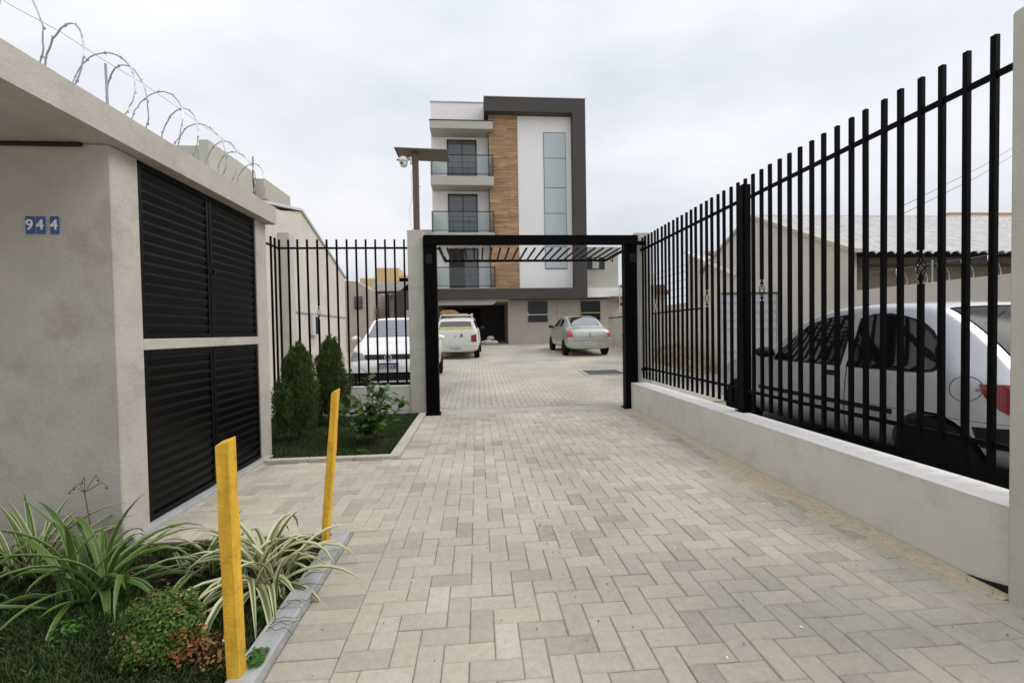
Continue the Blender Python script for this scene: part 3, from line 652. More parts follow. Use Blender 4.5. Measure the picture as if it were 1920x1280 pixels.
A_('canopy_slab',-2.13,.955,21.6,22.595,11.22,11.60,M['greyslab'],.01); A_('canopy_cap',-2.15,.975,21.58,22.595,11.602,11.64,M['darkframe'])
balcony(8.92,8.475); balcony(6.16,5.72); balcony(3.43,3.397)
bdoor(8.93,11.09); bdoor(6.17,8.34); bdoor(3.44,5.56,True)
# ground floor
A_('ground_floor_wall',1.60,7.62,22.3,30,.3,2.855,M['beigewall'])
A_('pilaster',4.17,4.51,22.26,22.298,.3,2.855,M['beigewall'])
for i,(x0,x1,z0,z1) in enumerate([(2.62,3.64,1.72,2.79),(5.38,6.42,1.78,2.78)]):
    wn=A_('window',x0-.05,x1+.05,22.27,22.298,z0-.05,z1+.05,M['greyslab'])
    build('plastic_sheet',MB().box(x0-OX_,x1-OX_,.25,.268,z0-.6,z1-.6),M['plastic_sheet'],wn)
    tp=M['whiteplastic'] if i==0 else M['yelltrans']
    zc=z0+.38
    build('tape_strip',MB().box(x0-OX_,x1-OX_,.238,.248,zc-.6-.02,zc-.6+.02).box(x0-OX_-.03,x0-OX_+.01,.238,.249,zc-.7,zc-.45),tp,wn)
# garage recess
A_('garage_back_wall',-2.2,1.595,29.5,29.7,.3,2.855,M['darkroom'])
A_('garage_side_wall',-2.25,-2.0,22.3,29.5,.3,2.855,M['greyslab'])
A_('garage_ceiling',-2.0,1.59,21.6,29.5,2.80,2.857,M['beigewall'])
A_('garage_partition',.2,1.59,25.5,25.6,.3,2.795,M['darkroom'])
build('soffit_edge',MB().prism([(-2.1-OX_,2.855-.6),(1.0-OX_,2.855-.6),(.95-OX_,2.72-.6),(.80-OX_,2.60-.6),(-2.1-OX_,2.60-.6)],'y',-.35,-.25),M['greyslab'],ap)
# side annex at right
A_('white_band',5.57,7.62,21.9,26,2.95,3.42,M['whitewall'])
A_('annex_wall',5.75,7.45,22.4,28,3.425,5.6,M['greenbeige'])
wn=A_('window',5.80,6.72,22.36,22.398,4.43,5.05,M['frameblack']); build('shutter_panel',MB().box(6.05-OX_,6.40-OX_,.33,.357,4.47-.6,5.01-.6),M['greyslab'],wn)
A_('awning',6.7,7.55,21.2,22.298,2.86,2.93,M['board'])
A_('rear_wing',-3.4,-2.17,24,33,3.4,6.5,M['whitewall']); A_('rear_wing_cap',-3.45,-2.17,23.95,33,6.502,6.85,M['greyslab'])
# sacks in garage
t=thing('sack_pile','small heap of white sacks just inside the dark garage opening','sacks',(.55,22.2,gz(22.2)))
for i,(x,y,z,s) in enumerate([(0,0,.12,.26),(.3,.05,.1,.22),(.12,.12,.33,.2),(-.2,.1,.1,.2)]):
    build('sack',MB().sphere((x,y,z),s,10,7,.55),M['sack'],t,True)
t=thing('security_camera','small orange and black camera under the awning of the annex','camera',(7.45,22.1,2.6)); build('body',MB().box(-.12,.12,-.1,.1,-.1,.1),M['orangewall'],t,bevel=.02); build('lens',MB().lathe([(.07,-.1),(.07,-.16)],(0,0,-.03),'y',12),M['blackplastic'],t)

# ================================================================== NEIGHBOURS LEFT
h=thing('gabled_house','pale rendered house side with sloping roofline behind the left fence','house',(-4.25,10,0))
q=MB().prism([(9.2,0),(14.5,0),(14.5,3.07),(11.07,4.27),(10.0,4.0),(9.2,3.9)],'x',-9,-4.25); q.v=[(x+4.25,y-10,z) for x,y,z in q.v]; build('wall',q,M['housewall'],h)
q=MB()
for (a,b) in [((9.1,3.91),(11.07,4.285)),((11.07,4.285),(14.6,3.05))]:
    q.prism([(a[0],a[1]),(b[0],b[1]),(b[0],b[1]+.05),(a[0],a[1]+.05)],'x',-9,-4.20)
q.v=[(x+4.25,y-10,z) for x,y,z in q.v]; build('roof_edge',q,M['shutter'],h)
build('ledge',MB().box(0,.035,0.05,4.45,1.79,1.83),M['greyslab'],h)
t=thing('boundary_pillar','pale rendered end pillar of the neighbour wall behind the left fence','pillar',(-4.1,9.85,0)); build('shaft',MB().box(-.30,.10,-.1,.15,-.03,3.47),M['pillar'],t,bevel=.01)
t=thing('meter_box','grey electricity meter box on the neighbour side wall','meter box',(-4.14,11.6,1.5)); build('box',MB().box(-.10,0,-.22,.22,-.26,.26),M['shutter'],t,bevel=.01); build('door',MB().box(.002,.012,-.05,.19,-.22,.22),M['frameblack'],t); build('pipe',MB().tube([(-.02,-.1,-.26),(-.02,-.15,-.6),(0,-.5,-.75),(0,-1.2,-.95)],.012,5),M['shutter'],t)
h=thing('two_storey_house','tall beige two storey house with stepped flat roofs behind the razor wire','house',(-10,16,0))
def H_(n,x0,x1,y0,y1,z0,z1,m): return build(n,MB().box(x0+10,x1+10,y0-16,y1-16,z0,z1),m,h)
H_('upper_block',-11.2,-8.0,13.95,16.5,6.2,7.02,M['greenbeige']); H_('parapet_corner',-8.25,-7.97,13.9,16.55,6.2,7.18,M['greenbeige']); H_('stair_block',-15,-11.2,14.2,17,6.0,7.0,M['greenbeige'])
H_('side_block',-12,-7.6,16.62,18.75,6.25,6.97,M['greenbeige']); H_('lower_wall',-12,-7.75,14.3,18.6,0,6.2,M['orangewall']); H_('slab_edge',-12,-7.65,14.1,18.7,6.0,6.12,M['whitewall'])
h=thing('beige_house','low beige neighbour house with a small grey window behind the white car','house',(-5.4,19.5,0))
q=MB().prism([(-.9,0),(.75,0),(.75,3.2),(.2,3.55),(-.9,3.62)],'y',0,4); build('wall',q,M['beigewall'],h)
wn=build('window',MB().box(.08,.42,-.04,-.002,2.35,2.9),M['darkframe'],h); build('pane',MB().box(.11,.39,-.05,-.042,2.38,2.87),M['winglass'],wn)
h=thing('carport','white roofed carport with dark edge beam left of the gate pillar','carport',(-4.2,20.6,0))
q=MB().prism([(-.65,3.2),(.6,3.2),(1.1,3.66),(-.55,3.66)],'y',0,.3); build('roof',q,M['rooftile'],h); build('edge_beam',MB().box(-.65,.60,-.06,-.002,3.10,3.22),M['darkwood'],h)
build('wall',MB().box(.1,.75,.3,.5,0,3.1),M['sack'],h); build('column',MB().box(-.05,.1,.05,.25,0,3.1),M['darkwood'],h); build('back_wall',MB().box(-.75,.1,1.0,1.1,0,3.1),M['beigewall'],h)
h=thing('grey_shed','dark grey flat shed beside the carport','shed',(-3.35,20,0)); build('wall',MB().box(-.40,.5,0,3,.3,3.18),M['darkframe'],h); build('doorway',MB().box(.12,.4,-.03,-.002,.5,2.3),M['greyslab'],h)
h=thing('yellow_building','distant ochre yellow building with stepped flat top','building',(-13,60,0))
for x0,x1,z1 in [(-2.6,4.0,8.75),(-.35,2.6,10.1),(2.6,3.9,9.1)]: build('block',MB().box(x0,x1,0 if z1<10 else -.1,6,0,z1),M['yellowwall'],h)

# ================================================================== NEIGHBOURS RIGHT
rwall=thing('boundary_wall','high pale neighbour wall behind the silver hatchback','wall',(6.45,1,0))
build('wall_body',MB().box(0,.15,-.5,20,-.03,1.85),M['housewall'],rwall)
h=thing('tiled_house','pale gabled neighbour house with weathered white tiled roof right of the fence','house',(6.45,7,0))
q=MB().prism([(7.1,1.852),(12.0,1.852),(12.0,2.72),(11.7,3.05),(9.8,3.83),(7.1,2.58)],'x',6.46,6.62); q.v=[(x-6.45,y-7,z) for x,y,z in q.v]; build('gable_wall',q,M['housewall'],h)
q=MB()
for a,b in [((6.95,2.52),(9.8,3.86)),((9.8,3.86),(12.1,2.88))]: q.prism([(a[0],a[1]-.02),(b[0],b[1]-.02),(b[0],b[1]+.05),(a[0],a[1]+.05)],'x',6.40,6.60)
q.v=[(x-6.45,y-7,z) for x,y,z in q.v]; build('verge_board',q,M['kerbpale'],h)
build('front_wall',MB().box(.17,11,.35,.5,0,2.55),M['board'],h)  # dark board tone puts the eave's shade into the wall colour
build('eave_beam',MB().box(.17,11,-.02,.30,2.30,2.42),M['darkwood'],h)
build('roof_underlay',MB().quad((.12,-.12,2.44),(12,-.12,2.44),(12,2.85,3.80),(.12,2.85,3.80)).quad((.12,2.85,3.80),(12,2.85,3.80),(12,5.2,2.7),(.12,5.2,2.7)),M['darkwood'],h,fix=False)
build('water_tank_wall',MB().box(.17,11,.6,5,0,2.3),M['darkframe'],h)
# tiles
TM=MB(); prof=[(-.088,.0),(-.06,.03),(-.02,.046),(.02,.046),(.055,.02),(.088,-.004)]
for i in range(5):
    a,b=prof[i],prof[i+1]; TM.quad((a[0],0,a[1]),(b[0],0,b[1]),(b[0],.36,b[1]+.0),(a[0],.36,a[1]+.0)); TM.quad((a[0],0,a[1]),(a[0],0,a[1]-.012),(b[0],0,b[1]-.012),(b[0],0,b[1]))
TMe=TM.mesh('roof_tile',M['rooftile'],fix=False)
sl=math.atan2(1.36,2.97); tl=[]
for r_ in range(10):
    for c_ in range(44): tl.append((.20+c_*.172+(r_%2)*0,r_))
for (x,r_) in sorted(tl,key=lambda q:q[0]*1.2+q[1]*.2)[:300]:
    o=link('roof_tile',TMe,h,(x,-.16+r_*.327*math.cos(sl),2.45+r_*.327*math.sin(sl)+.012)); o.rotation_euler=(sl,random.gauss(0,.01),random.gauss(0,.01))
V=[];F=[]
for (x,r_) in sorted(tl,key=lambda q:q[0]*1.2+q[1]*.2)[300:]:
    mt=Matrix.Translation((x,-.16+r_*.327*math.cos(sl),2.462+r_*.327*math.sin(sl)))@Matrix.Rotation(sl,4,'X'); n=len(V)
    V+=[tuple(mt@v.co) for v in TMe.vertices]; F+=[tuple(n+i for i in p_.vertices) for p_ in TMe.polygons]
me=bpy.data.meshes.new('roof_tiles'); me.from_pydata(V,[],F); me.materials.append(M['rooftile']); stuff(link('roof_tiles',me,h))
build('ridge_cap',MB().tube([(.1,2.87,3.86),(12,2.87,3.86)],.06,8),M['rooftile'],h)
# second gable beyond
h=thing('lower_gable_house','further pale gable wall with a strip of red roof tiles behind the fence','house',(6.45,12,0))
q=MB().prism([(12.05,0),(12.75,0),(12.75,3.55),(10.4,2.60),(12.05,2.60)],'x',6.45,6.8); 
q=MB().prism([(11.99,1.0),(12.85,1.0),(12.85,3.53),(11.99,3.22)],'x',6.47,7.2); q.v=[(x-6.45,y-12,z) for x,y,z in q.v]; build('gable_wall',q,M['housewall'],h)
q=MB().prism([(10.35,2.56),(12.9,3.55),(12.9,3.62),(10.35,2.63)],'x',6.35,6.44); q.v=[(x-6.45,y-12,z) for x,y,z in q.v]; build('verge_board',q,M['whitewall'],h)
build('red_roof',MB().quad((.5,-.4,3.1),(.5,.9,3.62),(3,.9,3.62),(3,-.4,3.1)),M['redtile'],h,fix=False)
t=thing('razor_wire','small razor wire coil on top of the high neighbour wall at right','razor wire',(6.52,5,1.85))
for i in range(9):
    pts=[(.12*math.cos(a),-1.2+i*.30+.05*math.sin(a*1.0)+.04*math.cos(a),.14+.14*math.sin(a)) for a in [2*math.pi*k_/20 for k_ in range(20)]]; mb=MB().tube(pts,.0028,4,True); barbs(mb,pts,3,.007); build('coil',mb,M['steel'],t)
build('wire_post',MB().tube([(0,.75,0),(0,.75,.32)],.010,5),M['steel'],t); build('straining_wire',MB().tube([(0,-1.4,.27),(0,1.9,.27)],.002,4),M['steel'],t)
t=thing('electric_fence','electric fence of thin wires on posts above the far boundary wall','fence',(6.5,14,2.05))
for y_ in (-1.1,.2,1.5,2.8,4.1,5.4): build('wire_post',MB().tube([(0,y_,0),(0,y_,1.25)],.02,5),M['shutter'],t)
for z_ in (.25,.5,.75,1.0,1.2): build('wire',MB().tube([(0,-1.1,z_-.02),(0,5.4,z_+.06)],.007,4),M['frameblack'],t)
build('wall_top',MB().box(-.05,.1,-2,7,-.25,-.0),M['housewall'],t)
t=thing('metal_panel','pale grey ribbed metal gate panel beyond the hatchback bonnet','gate',(5.2,8.9,0))
build('sheet',MB().box(0,1.24,0,.03,.05,1.97),M['shutter'],t)
for z_ in (.35,.75,1.22,1.42,1.60,1.80): build('rib',MB().box(.01,1.23,-.022,-.002,z_,z_+.035),M['shutter'],t)
build('top_rail',MB().box(-.02,1.26,-.03,.05,1.972,2.0),M['frameblack'],t); build('gate_stile',MB().box(-.05,-.002,-.03,.05,0,2.0),M['greyslab'],t)
t=thing('orange_trimmed_house','corner of a distant house with orange trim above the tiled roof','house',(16.5,14,0)); build('wall',MB().box(0,6,0,5,0,5.0),M['greenbeige'],t); build('trim',MB().box(-.1,6.1,-.1,5,5.0,5.12),M['orangewall'],t)
t=thing('overhead_cable','thin overhead cable crossing the sky at the upper right','cable',(0,0,0)); build('cable_strand',MB().tube([(9.5,9,3.9),(14,11,5.6),(20,13.5,8.2)],.008,4),M['frameblack'],t); build('cable_strand',MB().tube([(9.5,9.1,3.7),(14,11.1,5.35),(20,13.6,7.9)],.008,4),M['frameblack'],t)
t=thing('red_roof_house','distant house with a dull red roof beyond the gateway','house',(13.2,36,0)); build('wall',MB().box(-1.5,3,0,4,0,4.2),M['greenbeige'],t); build('roof',MB().prism([(-1.7,4.2),(3.2,4.2),(2.6,5.0),(-1.1,5.0)],'y',-.3,4),M['redtile'],t)
# rubble heap and pale post far right
q=MB(); rn=random.Random(9); V=[];F=[]
nx,ny=22,12
for j in range(ny):
    for i in range(nx):
        u=i/(nx-1)*2-1; v=j/(ny-1)*2-1; h_=.55*max(0,1-u*u)*max(0,1-v*v)+.10*noise.noise((u*4,v*4,0))*max(0,1-u*u-v*v+.4); V.append((5.0+u*.45*1.2+v*.1,12.2+u*1.9,gz(12)+max(h_,-.05))) if False else V.append((5.85+v*.5,12.4+u*2.2,gz(12.4+u*2.2)+max(h_,-.04)))
for j in range(ny-1):
    for i in range(nx-1): F.append((j*nx+i,j*nx+i+1,(j+1)*nx+i+1,(j+1)*nx+i))
me=bpy.data.meshes.new('rubble_heap'); me.from_pydata(V,[],F); me.materials.append(M['joint']); o=stuff(link('rubble_heap',me)); tag(o,'low heap of sandy rubble at the foot of the far right boundary wall','rubble')
t=thing('white_stake','short white stake standing near the far right boundary wall','stake',(5.75,14.6,gz(14.6))); build('shaft',MB().box(-.05,.05,-.03,.03,0,.95),M['whiteprint'],t)

# ================================================================== CARS
def section(zl,zb,zt,zr,wl,wm,wb,wt):
    zr=max(zr,zt-.042) if zt-zb>.3 else zr
    zm=zl+.5*(zb-zl)
    p5=(wb-.022,zb+.025); p7=(wt,zr)
    p6=(p5[0]+(p7[0]-p5[0])*.93,p5[1]+(p7[1]-p5[1])*.93)
    return [(0,zl),(wl,zl),(wm*.985,zl+.22*(zb-zl)),(wm,zm),(wb,zb),p5,p6,p7,(wt-.055,zr+.6*(zt-zr)),(wt*.5,zr+.92*(zt-zr)),(0,zt)]
def car(root,st,paint,glassm,wheels,wr,wx,rimm='rim',sidewin=None,sub=2):
    """root: Empty at the car's rear centre on the ground, +y forwards. st: stations (y,zl,zb,zt,zr,wl,wm,wb,wt,flags)"""
    mb=MB(); rings=[]
    for s in st:
        P=section(*s[1:9]); ring=[]
        sk=s[10] if len(s)>10 else 0; yy=lambda z: s[0]+sk*max(0,z-s[2])
        for x,z in P: ring.append(len(mb.v)); mb.v.append((x,yy(z),z))
        left=[]
        for k in range(9,0,-1): x,z=P[k]; left.append(len(mb.v)); mb.v.append((-x,yy(z),z))
        rings.append(ring+left)
    n=20
    def f(idx,mi): mb.f.append(idx); mb.mi.append(mi)
    for i in range(len(st)-1):
        fl=st[i][9]
        for k in range(n):
            kk=k if k<10 else 19-k
            mi=0
            if kk==0: mi=4
            if kk==5 and 's' in fl: mi=1
            if kk in(8,9) and 'W' in fl: mi=2
            if kk in(8,9) and 'R' in fl: mi=3
            if kk==5 and 'b' in fl: mi=5
            a=rings[i]; b=rings[i+1]; f((a[k],b[k],b[(k+1)%n],a[(k+1)%n]),mi)
    for ring,rev in ((rings[0],False),(rings[-1],True)):
        for k in range(10):
            a=ring[k]; b=ring[k+1]; c=ring[(20-k-1)%20]; d=ring[(20-k)%20]
            q=[a,b,c,d]
            if k==0: q=[a,b,c]
            if k==9: q=[a,b,d]
            f(tuple(q if not rev else q[::-1]),0)
    mats=[paint,glassm['side'],glassm['W'],glassm['R'],M['blackplastic'],M['blackplastic']]
    src=link('src',mb.mesh('src',mats))
    m=src.modifiers.new('s','SUBSURF'); m.levels=sub; m.render_levels=sub
    cut=MB()
    for wy,wz in wheels:
        for sx in (-1,1):
            cut.lathe([(wr+.035,-.14),(wr+.035,.14)],(sx*(wx+.01),wy,wz),'x',30,4)
    cm=cut.mesh('cut',mats); cm.polygons.foreach_set('material_index',[4]*len(cm.polygons)); co=link('cut',cm)
    b=src.modifiers.new('b','BOOLEAN'); b.operation='DIFFERENCE'; b.object=co; b.solver='EXACT'
    full=baked(src); src.modifiers.remove(b); solid=baked(src)
    bpy.data.objects.remove(co)
    # split by material
    names={0:'body',1:'side_windows',2:'windshield',3:'rear_window',5:'door_pillar'}
    res={}
    for mi,nm in names.items():
        bm=bmesh.new(); bm.from_mesh(full)
        keep=(0,4) if mi==0 else (mi,)
        bmesh.ops.delete(bm,geom=[q for q in bm.faces if q.material_index not in keep],context='FACES')
        if not bm.faces: bm.free(); continue
        if mi==1:
            for sx,lab in ((1,'r'),(-1,'l')):
                b2=bm.copy(); bmesh.ops.delete(b2,geom=[q for q in b2.faces if q.calc_center_median().x*sx<0],context='FACES')
                # one object per connected pane
                b2.faces.ensure_lookup_table(); seen=set()
                for f0 in list(b2.faces):
                    if f0.index in seen: continue
                    stack=[f0]; isl=set()
                    while stack:
                        g_=stack.pop()
                        if g_.index in isl: continue
                        isl.add(g_.index); stack+=[x for e in g_.edges for x in e.link_faces if x.index not in isl]
                    seen|=isl; b3=b2.copy(); b3.faces.ensure_lookup_table(); bmesh.ops.delete(b3,geom=[q for q in b3.faces if q.index not in isl],context='FACES')
                    me=bpy.data.meshes.new('side_window'); b3.to_mesh(me); b3.free(); me.materials.clear(); me.materials.append(glassm['side']); me.polygons.foreach_set('material_index',[0]*len(me.polygons)); me.polygons.foreach_set('use_smooth',[True]*len(me.polygons)); link('side_window',me,root)
                b2.free()
            bm.free(); continue
        me=bpy.data.meshes.new(nm); bm.to_mesh(me); bm.free()
        me.polygons.foreach_set('use_smooth',[True]*len(me.polygons))
        if mi!=0:
            me.materials.clear(); me.materials.append(mats[mi]); me.polygons.foreach_set('material_index',[0]*len(me.polygons))
        else:
            me.materials.clear()
            for q_ in mats: me.materials.append(q_)
            me.set_sharp_from_angle(angle=R(50))
        res[nm]=link(nm,me,root)
    # window rubber seals: thin tubes along glass boundaries
    bm=bmesh.new(); bm.from_mesh(full); G=(1,2,3); segs=[]
    for e in bm.edges:
        if len(e.link_faces)==2:
            a,b_=[q.material_index for q in e.link_faces]
            if (a in G)!=(b_ in G): segs.append((e.verts[0].index,e.verts[1].index))
    co_={v.index:v.co.copy() for v in bm.verts}; bm.free(); par={}
    def find(x):
        while par.setdefault(x,x)!=x: x=par[x]
        return x
    for a,b_ in segs: par[find(a)]=find(b_)
    grp={}
    for a,b_ in segs: grp.setdefault(find(a),[]).append((a,b_))
    for g_ in grp.values():
        sl=MB()
        for a,b_ in g_: sl.tube([co_[a],co_[b_]],.007,4)
        build('window_seal',sl,M['blackplastic'],root,fix=False)
    # inflated solid used to cut lamps and trims that follow the body
    def patch(name,outline,axis,a,b,m,infl=.006,parent=None,mirror=False):
        made=[]
        for sx in ((1,-1) if mirror else (1,)):
            me=solid.copy(); bm=bmesh.new(); bm.from_mesh(me); bm.normal_update()
            for v in bm.verts: v.co+=v.normal*infl
            bm.to_mesh(me); bm.free(); o=link('p',me)
            ol=outline
            if mirror and sx<0 and axis in('y','z'): ol=[(-u,v) for u,v in outline][::-1]
            aa,bb=(a,b) if not(mirror and axis=='x' and sx<0) else (-b,-a)
            c=link('c',MB().prism(ol,axis,aa,bb).mesh('c',m))
            md=o.modifiers.new('b','BOOLEAN'); md.operation='INTERSECT'; md.object=c; md.solver='EXACT'
            r=baked(o); bpy.data.objects.remove(o); bpy.data.objects.remove(c)
            # keep only skin (drop the deep faces)
            bm=bmesh.new(); bm.from_mesh(r)
            r.materials.clear(); r.materials.append(m)
            for q in bm.faces: q.material_index=0; q.smooth=True
            bm.to_mesh(r); bm.free(); r.set_sharp_from_angle(angle=R(40))
            made.append(link(name,r,parent or root))
        return made
    # wheels
    for wy,wz in wheels:
        for sx in (-1,1):
            x=sx*(wx-.085); s_=sx
            wmb=MB(); wmb.lathe([(wr*.60,s_*.07),(wr*.63,s_*.085),(wr*.60,s_*.088),(wr*.54,s_*.06),(wr*.30,s_*.05),(wr*.16,s_*.075),(.01,s_*.08)],(0,0,0),'x',28)
            for q in range(7):
                a=2*math.pi*q/7; mt=Matrix.Rotation(a,4,'X'); wmb.box(s_*.055-.012,s_*.055+.018,-.018,.018,wr*.15,wr*.58,mt)
            wo=build('wheel',wmb,M[rimm],root,loc=(x,wy,wz))
            build('tyre',MB().lathe([(wr*.60,-.09),(wr*.88,-.095),(wr*.97,-.08),(wr,-.05),(wr,.05),(wr*.97,.08),(wr*.88,.095),(wr*.60,.09)],(0,0,0),'x',32),M['rubber'],wo,True)
    bpy.data.objects.remove(src)
    return patch
def cabin(root,y0,y1,ws,belt,steer=-1):
    # seats and dash
    def seat(n,x,y): 
        build(n,MB().box(x-.24,x+.24,y-.25,y+.25,belt-.55,belt-.42).prism([(y-.32,belt-.45),(y-.20,belt-.45),(y-.28,belt+.18),(y-.38,belt+.18)],'x',x-.23,x+.23).box(x-.12,x+.12,y-.42,y-.33,belt+.20,belt+.36),M['seat'],root,bevel=.02)
    for x in (-.34,.34): seat('seat',x,y1-.75)
    build('rear_seat',MB().box(-.6,.6,y0+.15,y0+.6,belt-.5,belt-.38).prism([(y0+.05,belt-.4),(y0+.2,belt-.4),(y0+.12,belt+.1),(y0+.0,belt+.1)],'x',-.6,.6),M['seat'],root,bevel=.02)
    build('dashboard',MB().prism([(y1-.15,belt-.3),(y1+.15,belt-.3),(y1+.22,belt-.06),(y1-.1,belt+.0)],'x',-.66,.66),M['blackplastic'],root)
    build('steering_wheel',MB().tube([(steer*.34+.18*math.cos(a),y1-.25-.06*math.sin(a),belt-.02+.17*math.sin(a)) for a in [k*math.pi/8 for k in range(16)]],.014,6,True),M['blackplastic'],root)
    build('floor_pan',MB().box(-.62,.62,y0,y1,.25,.30),M['seat'],root)
def mirror(root,x,y,z,m,glassside=1):
    for sx in (-1,1): 
        o=build('door_mirror',MB().sphere((sx*(x+.10),y,z),.10,12,8,.62).tube([(sx*(x-.02),y+.02,z-.03),(sx*(x+.06),y,z-.02)],.025,6),m,root,True); 

# --- silver hatchback behind the right fence
hb=thing('parked_hatchback','silver two door hatchback parked behind the right bar fence','car',(4.13,2.44,0))
S=[(0,.34,.66,.70,.68,.44,.52,.50,.44,''),(.03,.28,.74,.80,.78,.56,.66,.62,.54,''),(.10,.25,.80,.875,.855,.64,.745,.70,.62,'R'),(.20,.24,.85,1.12,1.08,.70,.785,.735,.60,'R',.35),(.30,.24,.89,1.30,1.26,.73,.805,.765,.585,'R',.50),(.36,.23,.92,1.40,1.36,.74,.815,.78,.575,'',.60),
 (.42,.22,.885,1.425,1.385,.75,.815,.785,.595,'',.58),(.85,.20,.89,1.445,1.40,.75,.815,.785,.625,'',.22),(1.19,.20,.89,1.455,1.41,.75,.815,.785,.64,''),(1.27,.20,.89,1.455,1.41,.75,.815,.785,.64,''),(1.72,.20,.885,1.435,1.40,.75,.815,.785,.64,'W'),
 (2.10,.20,.88,1.24,1.20,.75,.815,.785,.67,'W'),(2.42,.20,.91,1.0,.965,.75,.815,.785,.71,''),(2.62,.20,.90,.955,.93,.75,.81,.78,.70,''),(3.0,.21,.85,.90,.875,.75,.80,.76,.66,''),(3.30,.23,.76,.82,.79,.72,.78,.72,.60,''),(3.48,.25,.62,.70,.67,.66,.72,.66,.55,''),(3.55,.30,.52,.56,.54,.55,.62,.56,.48,'')]
pt=car(hb,S,M['paintsilver'],{'side':M['glassdark'],'W':M['glassgreen'],'R':M['rearglass']},[(.50,.285),(2.88,.285)],.285,.81,'rimdark')
cabin(hb,.75,2.3,0,.92)
pt('tail_light',[(.05,.85),(.235,.84),(.20,.76),(.13,.68),(.06,.635),(-.1,.62),(-.1,.85)],'x',.42,.95,M['redlamp'],.008,mirror=True)
QW=[(1.254,.894),(1.216,1.299),(1.10,1.335),(.95,1.335),(.832,1.310),(.72,1.262),(.62,1.185),(.527,1.10),(.475,1.02),(.475,.95),(.53,.915),(.62,.900)]
DW=[(1.345,.895),(1.318,1.325),(1.40,1.338),(1.595,1.320),(1.82,1.255),(2.011,1.137),(2.20,.975),(2.22,.90)]
def grow(P,d):
    cx=sum(q[0] for q in P)/len(P); cy=sum(q[1] for q in P)/len(P)
    return [(u+d*(1 if u>cx else -1),v+d*(1 if v>cy else -1)) for u,v in P]
for W in (QW,DW):
    a_=pt('window_seal',grow(W,.016),'x',.45,.95,M['blackplastic'],.003,mirror=True); pt('side_window',W,'x',.45,.95,M['sideglass'],.006,mirror=True)
pt('rear_fender_crease',[(.05,.585),(1.0,.585),(1.0,.588),(.05,.588)],'x',.5,.95,M['blackplastic'],.0015,mirror=True)
pt('bumper',[(-.1,.42),(.20,.42),(.24,.55),(-.1,.58)],'x',-.95,.95,M['blackplastic'],.014)
pt('side_moulding',[(.80,.535),(2.45,.535),(2.45,.575),(.80,.575)],'x',.5,.95,M['blackplastic'],.010,mirror=True)
pt('door_handle',[(1.36,.79),(1.52,.79),(1.52,.835),(1.36,.835)],'x',.5,.95,M['blackplastic'],.016,mirror=True)
pt('door_seam',[(1.255,.30),(1.262,.30),(1.262,.93),(1.255,.93)],'x',.5,.95,M['blackplastic'],.0015,mirror=True)
pt('door_seam',[(2.40,.30),(2.407,.30),(2.407,.90),(2.40,.90)],'x',.5,.95,M['blackplastic'],.0015,mirror=True)
for h0 in (0,10): pt('fuel_flap_seam',[(.30+.0875*math.cos((h0+k)*math.pi/10),.80+.0875*math.sin((h0+k)*math.pi/10)) for k in range(11)]+[(.30+.084*math.cos((h0+k)*math.pi/10),.80+.084*math.sin((h0+k)*math.pi/10)) for k in range(10,-1,-1)],'x',-.95,-.5,M['blackplastic'],.002)
pt('fuel_lock',[(.235+.012*math.cos(k*math.pi/4),.80+.012*math.sin(k*math.pi/4)) for k in range(8)],'x',-.95,-.5,M['chrome'],.006)
mirror(hb,.78,2.25,.97,M['blackplastic'])
build('aerial',MB().tube([(0,.6,1.42),(0,.5,1.60)],.006,5),M['redlamp'],hb)

# --- white hatchback seen from the front behind the left fence
gc=thing('parked_car','white hatchback facing the left fence, seen from the front','car',(-1.78,12.2,gz(12.2)+.0),R(180+1.5)); gc.rotation_euler=(-.035,0,R(181.5))
L_=3.89
S=[(0,.40,.78,.82,.80,.50,.62,.58,.52,''),(.04,.30,.86,.92,.90,.64,.76,.70,.62,''),(.12,.26,.98,1.04,1.02,.72,.81,.76,.68,'R'),(.42,.24,1.0,1.40,1.36,.76,.825,.79,.60,''),
 (.60,.22,1.0,1.44,1.39,.76,.828,.795,.61,'s'),(1.20,.20,.99,1.475,1.42,.76,.828,.795,.62,'s'),(1.9,.20,.98,1.48,1.425,.76,.828,.795,.62,'s'),(2.15,.20,.97,1.44,1.39,.76,.828,.795,.61,'sW'),
 (2.45,.20,.96,1.26,1.22,.76,.828,.795,.65,'sW'),(2.80,.20,.94,1.05,1.02,.76,.828,.795,.70,''),(2.95,.20,.92,.995,.975,.76,.825,.79,.70,''),(3.35,.20,.86,.935,.91,.75,.82,.77,.66,''),(3.68,.20,.74,.84,.81,.72,.79,.73,.60,''),(3.84,.20,.60,.68,.66,.66,.74,.67,.54,''),(3.89,.24,.50,.55,.53,.58,.66,.60,.5,'')]
pt=car(gc,S,M['paintwhite'],{'side':M['glassteal'],'W':M['glassteal'],'R':M['glassteal']},[(.65,.29),(3.08,.29)],.29,.825)
cabin(gc,.7,2.6,0,.98)
pt('headlight',[(.42,.70),(.50,.80),(.84,.86),(.86,.74),(.70,.66)],'y',3.2,4.0,M['clearlamp'],.008,mirror=True)
pt('grille',[(-.44,.69),(.44,.69),(.46,.78),(-.46,.78)],'y',3.3,4.0,M['blackplastic'],.006)
pt('lower_grille',[(-.78,.20),(.78,.20),(.80,.42),(-.80,.42)],'y',3.2,4.0,M['blackplastic'],.010)
build('splitter',MB().box(-.55,.55,3.90,3.925,.27,.295),M['shutter'],gc)
mirror(gc,.80,2.52,1.03,M['paintwhite'])
bd=build('badge',MB().lathe([(.068,0),(.068,.012),(.055,.012),(.055,.004),(.001,.004)],(0,3.865,.725),'y',24),M['blackplastic'],gc)
q=MB()
